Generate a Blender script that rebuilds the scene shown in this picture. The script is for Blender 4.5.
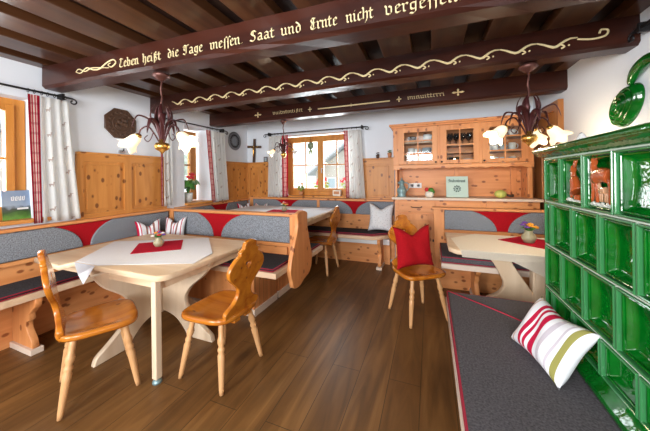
import bpy, bmesh, math, random
from mathutils import Matrix, Vector
random.seed(7)
PI = math.pi
for o in list(bpy.data.objects): bpy.data.objects.remove(o)
S = bpy.context.scene
COL = S.collection
# ------------------------------------------------------------------ camera, sky, lights, exposure
cam_d = bpy.data.cameras.new('camera'); cam = bpy.data.objects.new('camera', cam_d); COL.objects.link(cam)
cam_d.sensor_width = 36; cam_d.lens = 268 / 650 * 36; cam_d.shift_y = -(215.5 - 176.3) / 650; cam_d.clip_start = 0.02
yaw, roll = math.radians(21.4), math.radians(0.75)
cam.matrix_world = Matrix.Translation((0, 0, 1.4)) @ Matrix.Rotation(yaw, 4, 'Z') @ Matrix.Rotation(PI / 2, 4, 'X') @ Matrix.Rotation(-roll, 4, 'Z')
S.camera = cam
W = bpy.data.worlds.new('sky'); S.world = W; W.use_nodes = True
W.node_tree.nodes['Background'].inputs[0].default_value = (0.93, 0.96, 1.0, 1)
W.node_tree.nodes['Background'].inputs[1].default_value = 1.3
def area(name, loc, rot, sx, sy, power, col=(1, 1, 1)):
    l = bpy.data.lights.new(name, 'AREA'); l.shape = 'RECTANGLE'; l.size = sx; l.size_y = sy; l.energy = power; l.color = col
    o = bpy.data.objects.new(name, l); COL.objects.link(o); o.location = loc; o.rotation_euler = rot; return o
area('rear_fill', (-2.0, -1.93, 1.6), (math.radians(90), 0, 0), 1.1, 1.2, 60, (0.95, 0.97, 1.0))  # added fill light behind the camera, no window seen there
area('rear_fill', (-0.2, -1.93, 1.6), (math.radians(90), 0, 0), 1.1, 1.2, 60, (0.95, 0.97, 1.0))  # second added fill, likewise from an unseen source
area('left_window_daylight', (-3.9, 0.8, 1.6), (0, math.radians(-90), 0), 1.1, 1.1, 25, (0.92, 0.96, 1.0))
area('back_window_daylight', (-1.85, 5.0, 1.6), (math.radians(-90), 0, 0), 1.3, 1.1, 30, (0.92, 0.96, 1.0))
area('side_window_daylight', (-4.2, 3.2, 1.6), (0, math.radians(-90), 0), 1.1, 0.5, 12, (0.92, 0.96, 1.0))
vs = S.view_settings; vs.view_transform = 'Standard'; vs.look = 'None'; vs.exposure = 1.0; vs.gamma = 1; vs.use_curve_mapping = False

# ------------------------------------------------------------------ materials
def nodes(m): return m.node_tree.nodes, m.node_tree.links
def base(name, col, rough=0.5, spec=0.5, metal=0, coat=0, bump=None, sheen=0):
    m = bpy.data.materials.new(name); m.use_nodes = True; n, l = nodes(m); b = n['Principled BSDF']
    b.inputs['Base Color'].default_value = (*col, 1); b.inputs['Roughness'].default_value = rough
    b.inputs['Specular IOR Level'].default_value = spec; b.inputs['Metallic'].default_value = metal
    b.inputs['Coat Weight'].default_value = coat; b.inputs['Coat Roughness'].default_value = 0.08
    if sheen: b.inputs['Sheen Weight'].default_value = sheen
    if bump:
        t = n.new('ShaderNodeTexNoise'); t.inputs['Scale'].default_value = bump[0]; t.inputs['Detail'].default_value = 3
        c = n.new('ShaderNodeTexCoord'); l.new(c.outputs['Object'], t.inputs['Vector'])
        bp = n.new('ShaderNodeBump'); bp.inputs['Strength'].default_value = bump[1]; bp.inputs['Distance'].default_value = 0.01
        l.new(t.outputs['Fac'], bp.inputs['Height']); l.new(bp.outputs['Normal'], b.inputs['Normal'])
    return m
def ramp(n, stops, interp='LINEAR'):
    r = n.new('ShaderNodeValToRGB'); cr = r.color_ramp; cr.interpolation = interp
    cr.elements[0].position = stops[0][0]; cr.elements[0].color = (*stops[0][1], 1)
    cr.elements[1].position = stops[1][0]; cr.elements[1].color = (*stops[1][1], 1)
    for p, c in stops[2:]:
        e = cr.elements.new(p); e.color = (*c, 1)
    return r
def mixc(n, l, fac, a, b, mode='MIX'):
    x = n.new('ShaderNodeMix'); x.data_type = 'RGBA'; x.blend_type = mode
    for s, v in ((0, fac), (6, a), (7, b)):
        if hasattr(v, 'is_linked') or hasattr(v, 'links'): l.new(v, x.inputs[s])
        elif s == 0: x.inputs[0].default_value = v
        else: x.inputs[s].default_value = (*v, 1)
    return x.outputs[2]
def math_n(n, l, op, a, b=0.0):
    x = n.new('ShaderNodeMath'); x.operation = op
    for i, v in enumerate((a, b)):
        if isinstance(v, (int, float)): x.inputs[i].default_value = v
        else: l.new(v, x.inputs[i])
    return x.outputs[0]
def wood(name, c1, c2, axis='z', knots=0.0, knot_col=(0.16, 0.05, 0.015), rough=0.42, coat=0, grain=14, plank=None, groove=0.5):
    m = base(name, c1, rough, 0.4, coat=coat); n, l = nodes(m); b = n['Principled BSDF']
    tc = n.new('ShaderNodeTexCoord'); mp = n.new('ShaderNodeMapping')
    k = {'x': (0.08, 1, 1), 'y': (1, 0.08, 1), 'z': (1, 1, 0.08)}[axis]; mp.inputs['Scale'].default_value = k
    l.new(tc.outputs['Object'], mp.inputs['Vector'])
    t = n.new('ShaderNodeTexNoise'); t.inputs['Scale'].default_value = grain; t.inputs['Detail'].default_value = 4; t.inputs['Distortion'].default_value = 0.6
    l.new(mp.outputs['Vector'], t.inputs['Vector'])
    r = ramp(n, [(0.3, c2), (0.62, c1)]); l.new(t.outputs['Fac'], r.inputs['Fac']); out = r.outputs['Color']
    if knots:
        mk = n.new('ShaderNodeMapping'); mk.inputs['Scale'].default_value = {'x': (0.62, 1, 1), 'y': (1, 0.62, 1), 'z': (1, 1, 0.62)}[axis]
        l.new(tc.outputs['Object'], mk.inputs['Vector'])
        v = n.new('ShaderNodeTexVoronoi'); v.inputs['Scale'].default_value = 13; v.inputs['Randomness'].default_value = 1.0; l.new(mk.outputs['Vector'], v.inputs['Vector'])
        r2 = ramp(n, [(0.0, (1, 1, 1)), (0.0 + knots, (1, 1, 1)), (knots + 0.04, (0.3, 0.3, 0.3)), (knots + 0.09, (0, 0, 0))]); l.new(v.outputs['Distance'], r2.inputs['Fac'])
        out = mixc(n, l, math_n(n, l, 'MULTIPLY', r2.outputs['Color'], 0.85), out, knot_col)
    if plank:   # (axis index of board direction across, width)
        sp = n.new('ShaderNodeSeparateXYZ'); l.new(tc.outputs['Object'], sp.inputs[0])
        f = math_n(n, l, 'FRACT', math_n(n, l, 'DIVIDE', sp.outputs[plank[0]], plank[1]))
        g = math_n(n, l, 'LESS_THAN', f, 0.006 / plank[1])
        fl = math_n(n, l, 'FLOOR', math_n(n, l, 'DIVIDE', sp.outputs[plank[0]], plank[1]))
        wn = n.new('ShaderNodeTexWhiteNoise'); wn.noise_dimensions = '1D'; l.new(fl, wn.inputs['W'])
        out = mixc(n, l, math_n(n, l, 'MULTIPLY', wn.outputs['Value'], 0.35), out, tuple(c * 0.6 for c in c2))
        out = mixc(n, l, math_n(n, l, 'MULTIPLY', g, groove), out, tuple(c * 0.2 for c in c2))
    l.new(out, b.inputs['Base Color'])
    bp = n.new('ShaderNodeBump'); bp.inputs['Strength'].default_value = 0.08; bp.inputs['Distance'].default_value = 0.005
    l.new(t.outputs['Fac'], bp.inputs['Height']); l.new(bp.outputs['Normal'], b.inputs['Normal'])
    return m
M = {}
M['plaster'] = base('plaster', (0.77, 0.81, 0.86), 0.9, 0.2, bump=(9, 0.12))
P1, P2 = (0.74, 0.32, 0.115), (0.61, 0.225, 0.068)
for a in 'xyz': M['pine_' + a] = wood('knotty_pine_' + a, P1, P2, a, knots=0.17, knot_col=(0.22, 0.055, 0.015))
O1, O2 = (0.62, 0.27, 0.065), (0.50, 0.19, 0.04)
for a in 'xyz': M['panel_' + a] = wood('aged_pine_' + a, O1, O2, a, knots=0.18, knot_col=(0.13, 0.035, 0.01))
M['window_wood'] = wood('window_wood', (0.62, 0.26, 0.05), (0.50, 0.18, 0.03), 'z', rough=0.35)
M['door_wood'] = wood('door_wood', (0.42, 0.17, 0.045), (0.30, 0.10, 0.025), 'z', rough=0.4)
M['chair'] = wood('varnished_chair_wood', (0.55, 0.185, 0.016), (0.36, 0.092, 0.008), 'y', knots=0.08, rough=0.22, coat=0.5)
M['chair_leg'] = wood('turned_leg_wood', (0.66, 0.36, 0.16), (0.52, 0.26, 0.10), 'z', rough=0.35)
M['ash'] = wood('pale_ash', (0.80, 0.62, 0.42), (0.66, 0.47, 0.29), 'x', rough=0.35, grain=10)
M['ash_z'] = wood('pale_ash_upright', (0.78, 0.62, 0.44), (0.66, 0.49, 0.32), 'z', rough=0.4, grain=8)
M['pale'] = wood('pale_edge_wood', (0.74, 0.53, 0.35), (0.62, 0.41, 0.25), 'x', rough=0.45)
M['plinth'] = base('plinth_wood', (0.72, 0.58, 0.46), 0.55)
M['beam'] = wood('dark_beam', (0.056, 0.014, 0.007), (0.020, 0.005, 0.004), 'x', rough=0.33, grain=9)
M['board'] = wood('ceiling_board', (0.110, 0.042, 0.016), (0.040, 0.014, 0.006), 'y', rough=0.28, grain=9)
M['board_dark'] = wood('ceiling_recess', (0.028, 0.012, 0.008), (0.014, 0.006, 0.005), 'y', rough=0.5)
M['gold'] = base('painted_gold', (0.80, 0.66, 0.36), 0.6)
def fabric(name, c1, c2, sc=110, rough=0.95):
    m = base(name, c1, rough, 0.15, sheen=0.0); n, l = nodes(m); b = n['Principled BSDF']
    tc = n.new('ShaderNodeTexCoord'); t = n.new('ShaderNodeTexNoise'); t.inputs['Scale'].default_value = sc; t.inputs['Detail'].default_value = 2
    l.new(tc.outputs['Object'], t.inputs['Vector']); r = ramp(n, [(0.32, c2), (0.68, c1)]); l.new(t.outputs['Fac'], r.inputs['Fac'])
    l.new(r.outputs['Color'], b.inputs['Base Color'])
    bp = n.new('ShaderNodeBump'); bp.inputs['Strength'].default_value = 0.35; bp.inputs['Distance'].default_value = 0.004
    l.new(t.outputs['Fac'], bp.inputs['Height']); l.new(bp.outputs['Normal'], b.inputs['Normal']); return m
M['grey'] = fabric('grey_loden', (0.30, 0.32, 0.35), (0.13, 0.14, 0.155))
M['char'] = fabric('charcoal_loden', (0.060, 0.058, 0.064), (0.030, 0.028, 0.032))
M['char2'] = fabric('dark_grey_loden', (0.135, 0.125, 0.135), (0.070, 0.062, 0.068), 120)
M['red'] = fabric('red_loden', (0.43, 0.008, 0.014), (0.30, 0.004, 0.009), 200)
M['redcloth'] = fabric('red_table_cloth', (0.50, 0.006, 0.030), (0.40, 0.004, 0.02), 260)
M['piping'] = base('red_piping', (0.42, 0.01, 0.04), 0.7)
M['linen'] = fabric('white_linen', (0.80, 0.80, 0.82), (0.72, 0.72, 0.75), 220)
M['cream'] = fabric('cream_linen', (0.90, 0.84, 0.72), (0.84, 0.77, 0.65), 220)
M['iron'] = base('wrought_iron', (0.014, 0.013, 0.014), 0.45, metal=0.3)
M['lampmetal'] = base('burgundy_patina', (0.075, 0.018, 0.018), 0.35, metal=0.5)
M['copper'] = base('aged_copper', (0.13, 0.05, 0.038), 0.4, metal=0.5)
M['brass'] = base('brass', (0.75, 0.42, 0.10), 0.25, metal=0.9)
M['porcelain'] = base('white_porcelain', (0.82, 0.82, 0.80), 0.2)
M['blueware'] = base('grey_blue_ware', (0.35, 0.42, 0.46), 0.3)
M['darkware'] = base('dark_ware', (0.05, 0.03, 0.025), 0.3)
M['pewter'] = base('pewter_teal', (0.22, 0.33, 0.34), 0.35, metal=0.3)
M['plastic'] = base('white_plastic', (0.80, 0.80, 0.78), 0.35)
M['leaf'] = base('plant_leaf', (0.06, 0.22, 0.03), 0.45)
M['leaf2'] = base('plant_leaf_yellowish', (0.28, 0.36, 0.04), 0.5)
M['petal_red'] = base('petal_red', (0.65, 0.02, 0.03), 0.5)
M['petal_orange'] = base('petal_orange', (0.85, 0.36, 0.02), 0.5)
M['petal_purple'] = base('petal_purple', (0.16, 0.05, 0.35), 0.5)
M['petal_white'] = base('petal_white', (0.85, 0.80, 0.75), 0.5)
M['vase'] = base('stoneware_vase', (0.36, 0.33, 0.20), 0.35, bump=(40, 0.3))
M['terracotta'] = base('terracotta', (0.55, 0.24, 0.11), 0.7)
M['bronze'] = base('carved_dark_wood', (0.075, 0.035, 0.018), 0.45, bump=(30, 0.5))
M['signgreen'] = base('pale_green_card', (0.48, 0.62, 0.54), 0.5)
M['ink'] = base('dark_green_ink', (0.03, 0.07, 0.06), 0.6)
M['gourd'] = base('yellow_green_gourd', (0.50, 0.52, 0.12), 0.5, bump=(50, 0.5))
M['grout'] = base('stove_grout', (0.50, 0.58, 0.48), 0.6)
M['lace'] = base('pale_hem_button', (0.82, 0.82, 0.8), 0.5)
M['handle'] = base('dark_pull', (0.03, 0.02, 0.018), 0.4, metal=0.6)
M['steel'] = base('brushed_steel', (0.6, 0.6, 0.62), 0.3, metal=0.9)
# glazed green ceramic
def glaze():
    m = base('green_glaze', (0.01, 0.17, 0.035), 0.08, 0.5, coat=0.35); n, l = nodes(m); b = n['Principled BSDF']; b.inputs['Coat Roughness'].default_value = 0.03
    tc = n.new('ShaderNodeTexCoord'); t = n.new('ShaderNodeTexNoise'); t.inputs['Scale'].default_value = 7; t.inputs['Detail'].default_value = 3
    l.new(tc.outputs['Object'], t.inputs['Vector']); r = ramp(n, [(0.3, (0.0, 0.050, 0.004)), (0.7, (0.002, 0.165, 0.012))]); l.new(t.outputs['Fac'], r.inputs['Fac'])
    l.new(r.outputs['Color'], b.inputs['Base Color'])
    t2 = n.new('ShaderNodeTexNoise'); t2.inputs['Scale'].default_value = 22; l.new(tc.outputs['Object'], t2.inputs['Vector'])
    bp = n.new('ShaderNodeBump'); bp.inputs['Strength'].default_value = 0.25; bp.inputs['Distance'].default_value = 0.01
    l.new(t2.outputs['Fac'], bp.inputs['Height']); l.new(bp.outputs['Normal'], b.inputs['Normal']); l.new(bp.outputs['Normal'], b.inputs['Coat Normal']); return m
M['glaze'] = glaze()
M['glaze_edge'] = base('pale_green_glaze', (0.04, 0.20, 0.065), 0.12, 0.5, coat=0.4)
M['glaze_brown'] = base('brown_glaze', (0.42, 0.085, 0.02), 0.2, coat=0.6, bump=(60, 0.5))
M['fawn'] = base('pale_brown_glaze', (0.55, 0.30, 0.16), 0.25, coat=0.5, bump=(60, 0.4))
M['glaze_white'] = base('white_glaze', (0.60, 0.62, 0.55), 0.2, coat=0.6, bump=(60, 0.4))
def glassm(name, tint=(1, 1, 1), refl=0.9):
    m = bpy.data.materials.new(name); m.use_nodes = True; n, l = nodes(m); n.remove(n['Principled BSDF'])
    tr = n.new('ShaderNodeBsdfTransparent'); tr.inputs[0].default_value = (*tint, 1); gl = n.new('ShaderNodeBsdfGlossy'); gl.inputs['Roughness'].default_value = 0.03
    fr = n.new('ShaderNodeFresnel'); fr.inputs['IOR'].default_value = 1.45; mx = n.new('ShaderNodeMixShader')
    l.new(fr.outputs[0], mx.inputs[0]); l.new(tr.outputs[0], mx.inputs[1]); l.new(gl.outputs[0], mx.inputs[2]); l.new(mx.outputs[0], n['Material Output'].inputs[0]); return m
M['pane'] = glassm('window_glass', (0.97, 0.99, 0.99))
M['drinkglass'] = glassm('drinking_glass', (0.80, 0.82, 0.84))
def shade_mat():
    m = base('frosted_lamp_glass', (0.95, 0.85, 0.66), 0.4); n, l = nodes(m); b = n['Principled BSDF']
    b.inputs['Emission Color'].default_value = (1.0, 0.72, 0.40, 1); b.inputs['Emission Strength'].default_value = 0.38; return m
M['shade'] = shade_mat(); M['shade_off'] = base('unlit_lamp_glass', (0.80, 0.76, 0.68), 0.35)
M['bulb'] = base('glowing_bulb', (1, 0.9, 0.7), 0.4); M['bulb'].node_tree.nodes['Principled BSDF'].inputs['Emission Color'].default_value = (1, 0.86, 0.62, 1); M['bulb'].node_tree.nodes['Principled BSDF'].inputs['Emission Strength'].default_value = 3.5
def uvn(n): return n.new('ShaderNodeUVMap')
def stripes(name, stops, axis=0, base_rough=0.9):
    m = base(name, (1, 1, 1), base_rough, 0.15); n, l = nodes(m); b = n['Principled BSDF']
    u = uvn(n); sp = n.new('ShaderNodeSeparateXYZ'); l.new(u.outputs[0], sp.inputs[0])
    r = ramp(n, stops, 'CONSTANT'); l.new(sp.outputs[axis], r.inputs['Fac']); l.new(r.outputs['Color'], b.inputs['Base Color'])
    return m
wh = (0.80, 0.80, 0.82); rd = (0.50, 0.01, 0.05); gn = (0.30, 0.28, 0.08); lv = (0.58, 0.53, 0.58)
M['stripe_stove'] = stripes('striped_pillow_cloth', [(0, gn), (0.035, wh), (0.09, (0.55, 0.3, 0.15)), (0.11, wh), (0.24, rd), (0.31, wh), (0.35, rd), (0.395, wh), (0.45, rd), (0.54, wh), (0.62, lv), (0.69, wh), (0.80, lv), (0.83, wh), (0.88, gn), (0.945, wh)])
br = (0.28, 0.12, 0.10)
M['stripe_corner'] = stripes('striped_corner_cloth', [(0, rd), (0.06, wh), (0.12, rd), (0.16, wh), (0.34, br), (0.42, wh), (0.5, rd), (0.54, wh), (0.64, br), (0.72, wh), (0.86, rd), (0.90, wh)])
def check():
    m = base('red_checked_cloth', (1, 1, 1), 0.9, 0.1); n, l = nodes(m); b = n['Principled BSDF']
    u = uvn(n); sp = n.new('ShaderNodeSeparateXYZ'); l.new(u.outputs[0], sp.inputs[0])
    r = ramp(n, [(0, (0.48, 0.02, 0.05)), (0.24, (0.70, 0.55, 0.5)), (0.32, (0.50, 0.05, 0.07)), (0.44, (0.75, 0.66, 0.60)), (0.54, (0.55, 0.06, 0.09)), (0.66, (0.75, 0.6, 0.56)), (0.74, (0.50, 0.02, 0.05))], 'CONSTANT')
    l.new(sp.outputs[0], r.inputs['Fac'])
    f = math_n(n, l, 'FRACT', math_n(n, l, 'MULTIPLY', sp.outputs[1], 13))
    g = math_n(n, l, 'LESS_THAN', f, 0.25)
    l.new(mixc(n, l, math_n(n, l, 'MULTIPLY', g, 0.4), r.outputs['Color'], (0.30, 0.0, 0.03)), b.inputs['Base Color'])
    return m
M['check'] = check()
def curtain_mat():
    m = base('printed_white_cloth', (1, 1, 1), 0.9, 0.1); n, l = nodes(m); b = n['Principled BSDF']
    u = uvn(n); sp = n.new('ShaderNodeSeparateXYZ'); l.new(u.outputs[0], sp.inputs[0])
    # deer-like printed blots on a staggered grid : body, neck and antlers as three ellipses
    U = math_n(n, l, 'MULTIPLY', sp.outputs[0], 3.0); fl = math_n(n, l, 'FLOOR', U); V = math_n(n, l, 'ADD', math_n(n, l, 'MULTIPLY', sp.outputs[1], 5.0), math_n(n, l, 'MULTIPLY', fl, 0.5))
    fu = math_n(n, l, 'SUBTRACT', math_n(n, l, 'FRACT', U), 0.5); fv = math_n(n, l, 'SUBTRACT', math_n(n, l, 'FRACT', V), 0.5)
    tot = None
    for cx, cy, rx, ry in ((0, 0, 0.10, 0.028), (0.09, 0.04, 0.03, 0.05), (0.12, 0.09, 0.07, 0.014), (-0.05, -0.04, 0.02, 0.045), (0.06, -0.04, 0.02, 0.045)):
        a = math_n(n, l, 'POWER', math_n(n, l, 'DIVIDE', math_n(n, l, 'ABSOLUTE', math_n(n, l, 'SUBTRACT', fu, cx)), rx), 2)
        c = math_n(n, l, 'POWER', math_n(n, l, 'DIVIDE', math_n(n, l, 'ABSOLUTE', math_n(n, l, 'SUBTRACT', fv, cy)), ry), 2)
        h = math_n(n, l, 'LESS_THAN', math_n(n, l, 'ADD', a, c), 1.0)
        tot = h if tot is None else math_n(n, l, 'MAXIMUM', tot, h)
    l.new(mixc(n, l, math_n(n, l, 'MULTIPLY', tot, 0.8), (0.90, 0.90, 0.88), (0.42, 0.26, 0.20)), b.inputs['Base Color'])
    tl = n.new('ShaderNodeBsdfTranslucent'); tl.inputs[0].default_value = (.85, .85, .82, 1); mx = n.new('ShaderNodeMixShader'); mx.inputs[0].default_value = 0.18
    l.new(b.outputs[0], mx.inputs[1]); l.new(tl.outputs[0], mx.inputs[2]); l.new(mx.outputs[0], n['Material Output'].inputs[0])
    return m
M['curtain'] = curtain_mat()
def pillow_dots():
    m = base('small_print_cloth', (1, 1, 1), 0.9, 0.1); n, l = nodes(m); b = n['Principled BSDF']
    u = uvn(n); v = n.new('ShaderNodeTexVoronoi'); v.inputs['Scale'].default_value = 9; v.voronoi_dimensions = '2D'; l.new(u.outputs[0], v.inputs['Vector'])
    h = math_n(n, l, 'LESS_THAN', v.outputs['Distance'], 0.16)
    l.new(mixc(n, l, math_n(n, l, 'MULTIPLY', h, 0.5), (0.74, 0.75, 0.76), (0.35, 0.36, 0.38)), b.inputs['Base Color']); return m
M['dotcloth'] = pillow_dots()
def floor_mat():
    m = base('oak_planks', (0.2, 0.1, 0.05), 0.40, 0.32); n, l = nodes(m); b = n['Principled BSDF']
    tc = n.new('ShaderNodeTexCoord'); mp = n.new('ShaderNodeMapping'); mp.inputs['Rotation'].default_value = (0, 0, PI / 2); l.new(tc.outputs['Object'], mp.inputs['Vector'])
    br = n.new('ShaderNodeTexBrick'); br.inputs['Scale'].default_value = 1.0; br.inputs['Brick Width'].default_value = 1.55; br.inputs['Row Height'].default_value = 0.205
    br.inputs['Mortar Size'].default_value = 0.0022; br.inputs['Mortar Smooth'].default_value = 0.2; br.offset = 0.37; br.inputs['Bias'].default_value = 0
    br.inputs['Color1'].default_value = (0.0, 0.0, 0.0, 1); br.inputs['Color2'].default_value = (1, 1, 1, 1); br.inputs['Mortar'].default_value = (0.5, 0.5, 0.5, 1)
    l.new(mp.outputs[0], br.inputs['Vector'])
    mg = n.new('ShaderNodeMapping'); mg.inputs['Scale'].default_value = (1, 0.10, 1); l.new(tc.outputs['Object'], mg.inputs['Vector'])
    t = n.new('ShaderNodeTexNoise'); t.inputs['Scale'].default_value = 11; t.inputs['Detail'].default_value = 6; t.inputs['Distortion'].default_value = 1.2; l.new(mg.outputs[0], t.inputs['Vector'])
    r = ramp(n, [(0.25, (0.075, 0.031, 0.007)), (0.50, (0.190, 0.083, 0.021)), (0.76, (0.30, 0.142, 0.042))]); l.new(t.outputs['Fac'], r.inputs['Fac'])
    c = mixc(n, l, math_n(n, l, 'MULTIPLY', br.outputs['Color'], 0.45), r.outputs['Color'], (0.070, 0.028, 0.007))
    t3 = n.new('ShaderNodeTexNoise'); t3.inputs['Scale'].default_value = 1.7; l.new(tc.outputs['Object'], t3.inputs['Vector'])
    c = mixc(n, l, math_n(n, l, 'MULTIPLY', t3.outputs['Fac'], 0.35), c, (0.16, 0.085, 0.035))
    v = n.new('ShaderNodeTexVoronoi'); v.inputs['Scale'].default_value = 2.6; mk = n.new('ShaderNodeMapping'); mk.inputs['Scale'].default_value = (1, 0.55, 1); l.new(tc.outputs['Object'], mk.inputs['Vector']); l.new(mk.outputs[0], v.inputs['Vector'])
    rk = ramp(n, [(0.0, (1, 1, 1)), (0.07, (0.8, 0.8, 0.8)), (0.20, (0, 0, 0))]); l.new(v.outputs['Distance'], rk.inputs['Fac'])
    c = mixc(n, l, math_n(n, l, 'MULTIPLY', rk.outputs['Color'], 0.7), c, (0.022, 0.010, 0.005))
    c = mixc(n, l, math_n(n, l, 'MULTIPLY', br.outputs['Fac'], 0.8), c, (0.02, 0.010, 0.004))
    l.new(c, b.inputs['Base Color'])
    bp = n.new('ShaderNodeBump'); bp.inputs['Strength'].default_value = 0.15; bp.inputs['Distance'].default_value = 0.004; l.new(t.outputs['Fac'], bp.inputs['Height']); l.new(bp.outputs['Normal'], b.inputs['Normal'])
    return m
M['floor'] = floor_mat()

# ------------------------------------------------------------------ mesh helpers
class MB:
    def __init__(s): s.bm = bmesh.new(); s.uv = s.bm.loops.layers.uv.new('UVMap')
    def box(s, x0, x1, y0, y1, z0, z1, b=0.0, mat=None):
        r = bmesh.ops.create_cube(s.bm, size=1); vs_ = r['verts']
        bmesh.ops.scale(s.bm, vec=(abs(x1 - x0), abs(y1 - y0), abs(z1 - z0)), verts=vs_)
        bmesh.ops.translate(s.bm, vec=((x0 + x1) / 2, (y0 + y1) / 2, (z0 + z1) / 2), verts=vs_)
        if b > 0:
            es = list({e for v in vs_ for e in v.link_edges})
            r2 = bmesh.ops.bevel(s.bm, geom=es, offset=b, segments=2, affect='EDGES', profile=0.6)
            vs_ = list({v for f in r2['faces'] for v in f.verts} | {v for v in vs_ if v.is_valid})
        if mat is not None: bmesh.ops.transform(s.bm, matrix=mat, verts=vs_)
        return s
    def tube(s, pts, rad, n=8, flat=1.0, up=None, cap=True):
        pts = [Vector(p) for p in pts]
        if isinstance(rad, (int, float)): rad = [rad] * len(pts)
        rings = []; prev = None
        for i, p in enumerate(pts):
            t = (pts[min(i + 1, len(pts) - 1)] - pts[max(i - 1, 0)]).normalized()
            if prev is None:
                a = Vector(up) if up else (Vector((0, 0, 1)) if abs(t.z) < 0.9 else Vector((1, 0, 0)))
            else: a = prev
            nrm = (a - t * a.dot(t)).normalized(); prev = nrm; bn = t.cross(nrm)
            rings.append([s.bm.verts.new(p + (nrm * math.cos(q) * flat + bn * math.sin(q)) * rad[i]) for q in [2 * PI * k / n for k in range(n)]])
        for i in range(len(rings) - 1):
            for k in range(n):
                f = s.bm.faces.new((rings[i][k], rings[i][(k + 1) % n], rings[i + 1][(k + 1) % n], rings[i + 1][k])); f.smooth = True
        if cap:
            s.bm.faces.new(rings[0][::-1]); s.bm.faces.new(rings[-1])
        return s
    def lathe(s, prof, c=(0, 0, 0), n=20, mat=None, ripple=None, closed=False):
        """prof: list of (r, z).  ripple(i, angle) -> factor"""
        rings = []; new = []
        for i, (r, z) in enumerate(prof):
            ring = []
            for k in range(n):
                a = 2 * PI * k / n; f = ripple(i, a) if ripple else (1, 0)
                ring.append(s.bm.verts.new((r * f[0] * math.cos(a), r * f[0] * math.sin(a), z + f[1])))
            rings.append(ring); new += ring
        for i in range(len(rings) - 1):
            for k in range(n):
                f = s.bm.faces.new((rings[i][k], rings[i][(k + 1) % n], rings[i + 1][(k + 1) % n], rings[i + 1][k])); f.smooth = True
        if prof[0][0] > 1e-4: s.bm.faces.new(rings[0][::-1])
        if prof[-1][0] > 1e-4 and not closed: s.bm.faces.new(rings[-1])
        m = Matrix.Translation(c) @ (mat or Matrix.Identity(4))
        bmesh.ops.transform(s.bm, matrix=m, verts=new); return s
    def ball(s, c, r, sc=(1, 1, 1), seg=12, mat=None):
        rr = bmesh.ops.create_uvsphere(s.bm, u_segments=seg, v_segments=max(6, seg * 2 // 3), radius=r); v = rr['verts']
        for x in v:
            for f in x.link_faces: f.smooth = True
        m = Matrix.Translation(c) @ (mat or Matrix.Identity(4)) @ Matrix.Diagonal((*sc, 1)); bmesh.ops.transform(s.bm, matrix=m, verts=v); return s
    def grid(s, fn, nu, nv, thick=0.0, smooth=True):
        """fn(u, v) -> point, u, v in 0..1"""
        V = [[s.bm.verts.new(fn(i / nu, j / nv)) for j in range(nv + 1)] for i in range(nu + 1)]; fs = []
        for i in range(nu):
            for j in range(nv):
                f = s.bm.faces.new((V[i][j], V[i + 1][j], V[i + 1][j + 1], V[i][j + 1])); f.smooth = smooth; fs.append(f)
                for lp, (a, b) in zip(f.loops, ((i, j), (i + 1, j), (i + 1, j + 1), (i, j + 1))): lp[s.uv].uv = (a / nu, b / nv)
        if thick:
            bmesh.ops.recalc_face_normals(s.bm, faces=fs)
            r = bmesh.ops.solidify(s.bm, geom=fs, thickness=thick)
        return s
    def cut(s, outlines, t, mat, bev=0.0, smooth=False):
        """2-D outlines (outer + holes) in the XY plane, thickness t centred on z=0, put in place by mat"""
        cu = bpy.data.curves.new('c', 'CURVE'); cu.dimensions = '2D'; cu.fill_mode = 'BOTH'; cu.extrude = max(t / 2 - bev, 0.0001); cu.bevel_depth = bev; cu.bevel_resolution = 1
        cu.offset = -bev
        for ol in outlines:
            sp = cu.splines.new('POLY'); sp.points.add(len(ol) - 1); sp.use_cyclic_u = True
            for i, p in enumerate(ol): sp.points[i].co = (p[0], p[1], 0, 1)
        o = bpy.data.objects.new('c', cu); COL.objects.link(o); bpy.context.view_layer.update()
        me = bpy.data.meshes.new_from_object(o.evaluated_get(bpy.context.evaluated_depsgraph_get()))
        me.transform(mat); s.bm.from_mesh(me)
        bpy.data.objects.remove(o); bpy.data.curves.remove(cu); bpy.data.meshes.remove(me); return s
    def poly(s, pts, z0, z1, b=0.0):
        return s.cut([pts], z1 - z0, Matrix.Translation((0, 0, (z0 + z1) / 2)), b)
    def build(s, name, mat, parent=None, local=False, recalc=True, **props):
        if recalc: bmesh.ops.recalc_face_normals(s.bm, faces=s.bm.faces[:])
        me = bpy.data.meshes.new(name); s.bm.to_mesh(me); s.bm.free()
        me.materials.clear(); me.materials.append(M[mat] if isinstance(mat, str) else mat)
        for p in me.polygons: p.material_index = 0
        o = bpy.data.objects.new(name, me); COL.objects.link(o)
        if parent is not None:
            o.parent = parent
            if not local:
                base_ = parent; off = Vector((0, 0, 0))
                while base_ is not None: off += base_.location; base_ = base_.parent
                me.transform(Matrix.Translation(-off))
        elif not local and me.vertices:
            zs = [v.co for v in me.vertices]
            c = Vector(((min(v.x for v in zs) + max(v.x for v in zs)) / 2, (min(v.y for v in zs) + max(v.y for v in zs)) / 2, min(v.z for v in zs)))
            me.transform(Matrix.Translation(-c)); o.location = c
        for k, v in props.items(): o[k] = v
        return o
def thing(name, label, cat, loc=(0, 0, 0), rz=0.0, group=None):
    o = bpy.data.objects.new(name, None); o.empty_display_size = 0.05; COL.objects.link(o); o.location = loc; o.rotation_euler = (0, 0, rz)
    o['label'] = label; o['category'] = cat
    if group: o['group'] = group
    return o
def tag(o, label, cat, group=None):
    o['label'] = label; o['category'] = cat
    if group: o['group'] = group
    return o
def st(o): o['kind'] = 'structure'; return o
def sthing(name, loc=(0, 0, 0)):
    o = bpy.data.objects.new(name, None); COL.objects.link(o); o.location = loc; o['kind'] = 'structure'; return o
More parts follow.
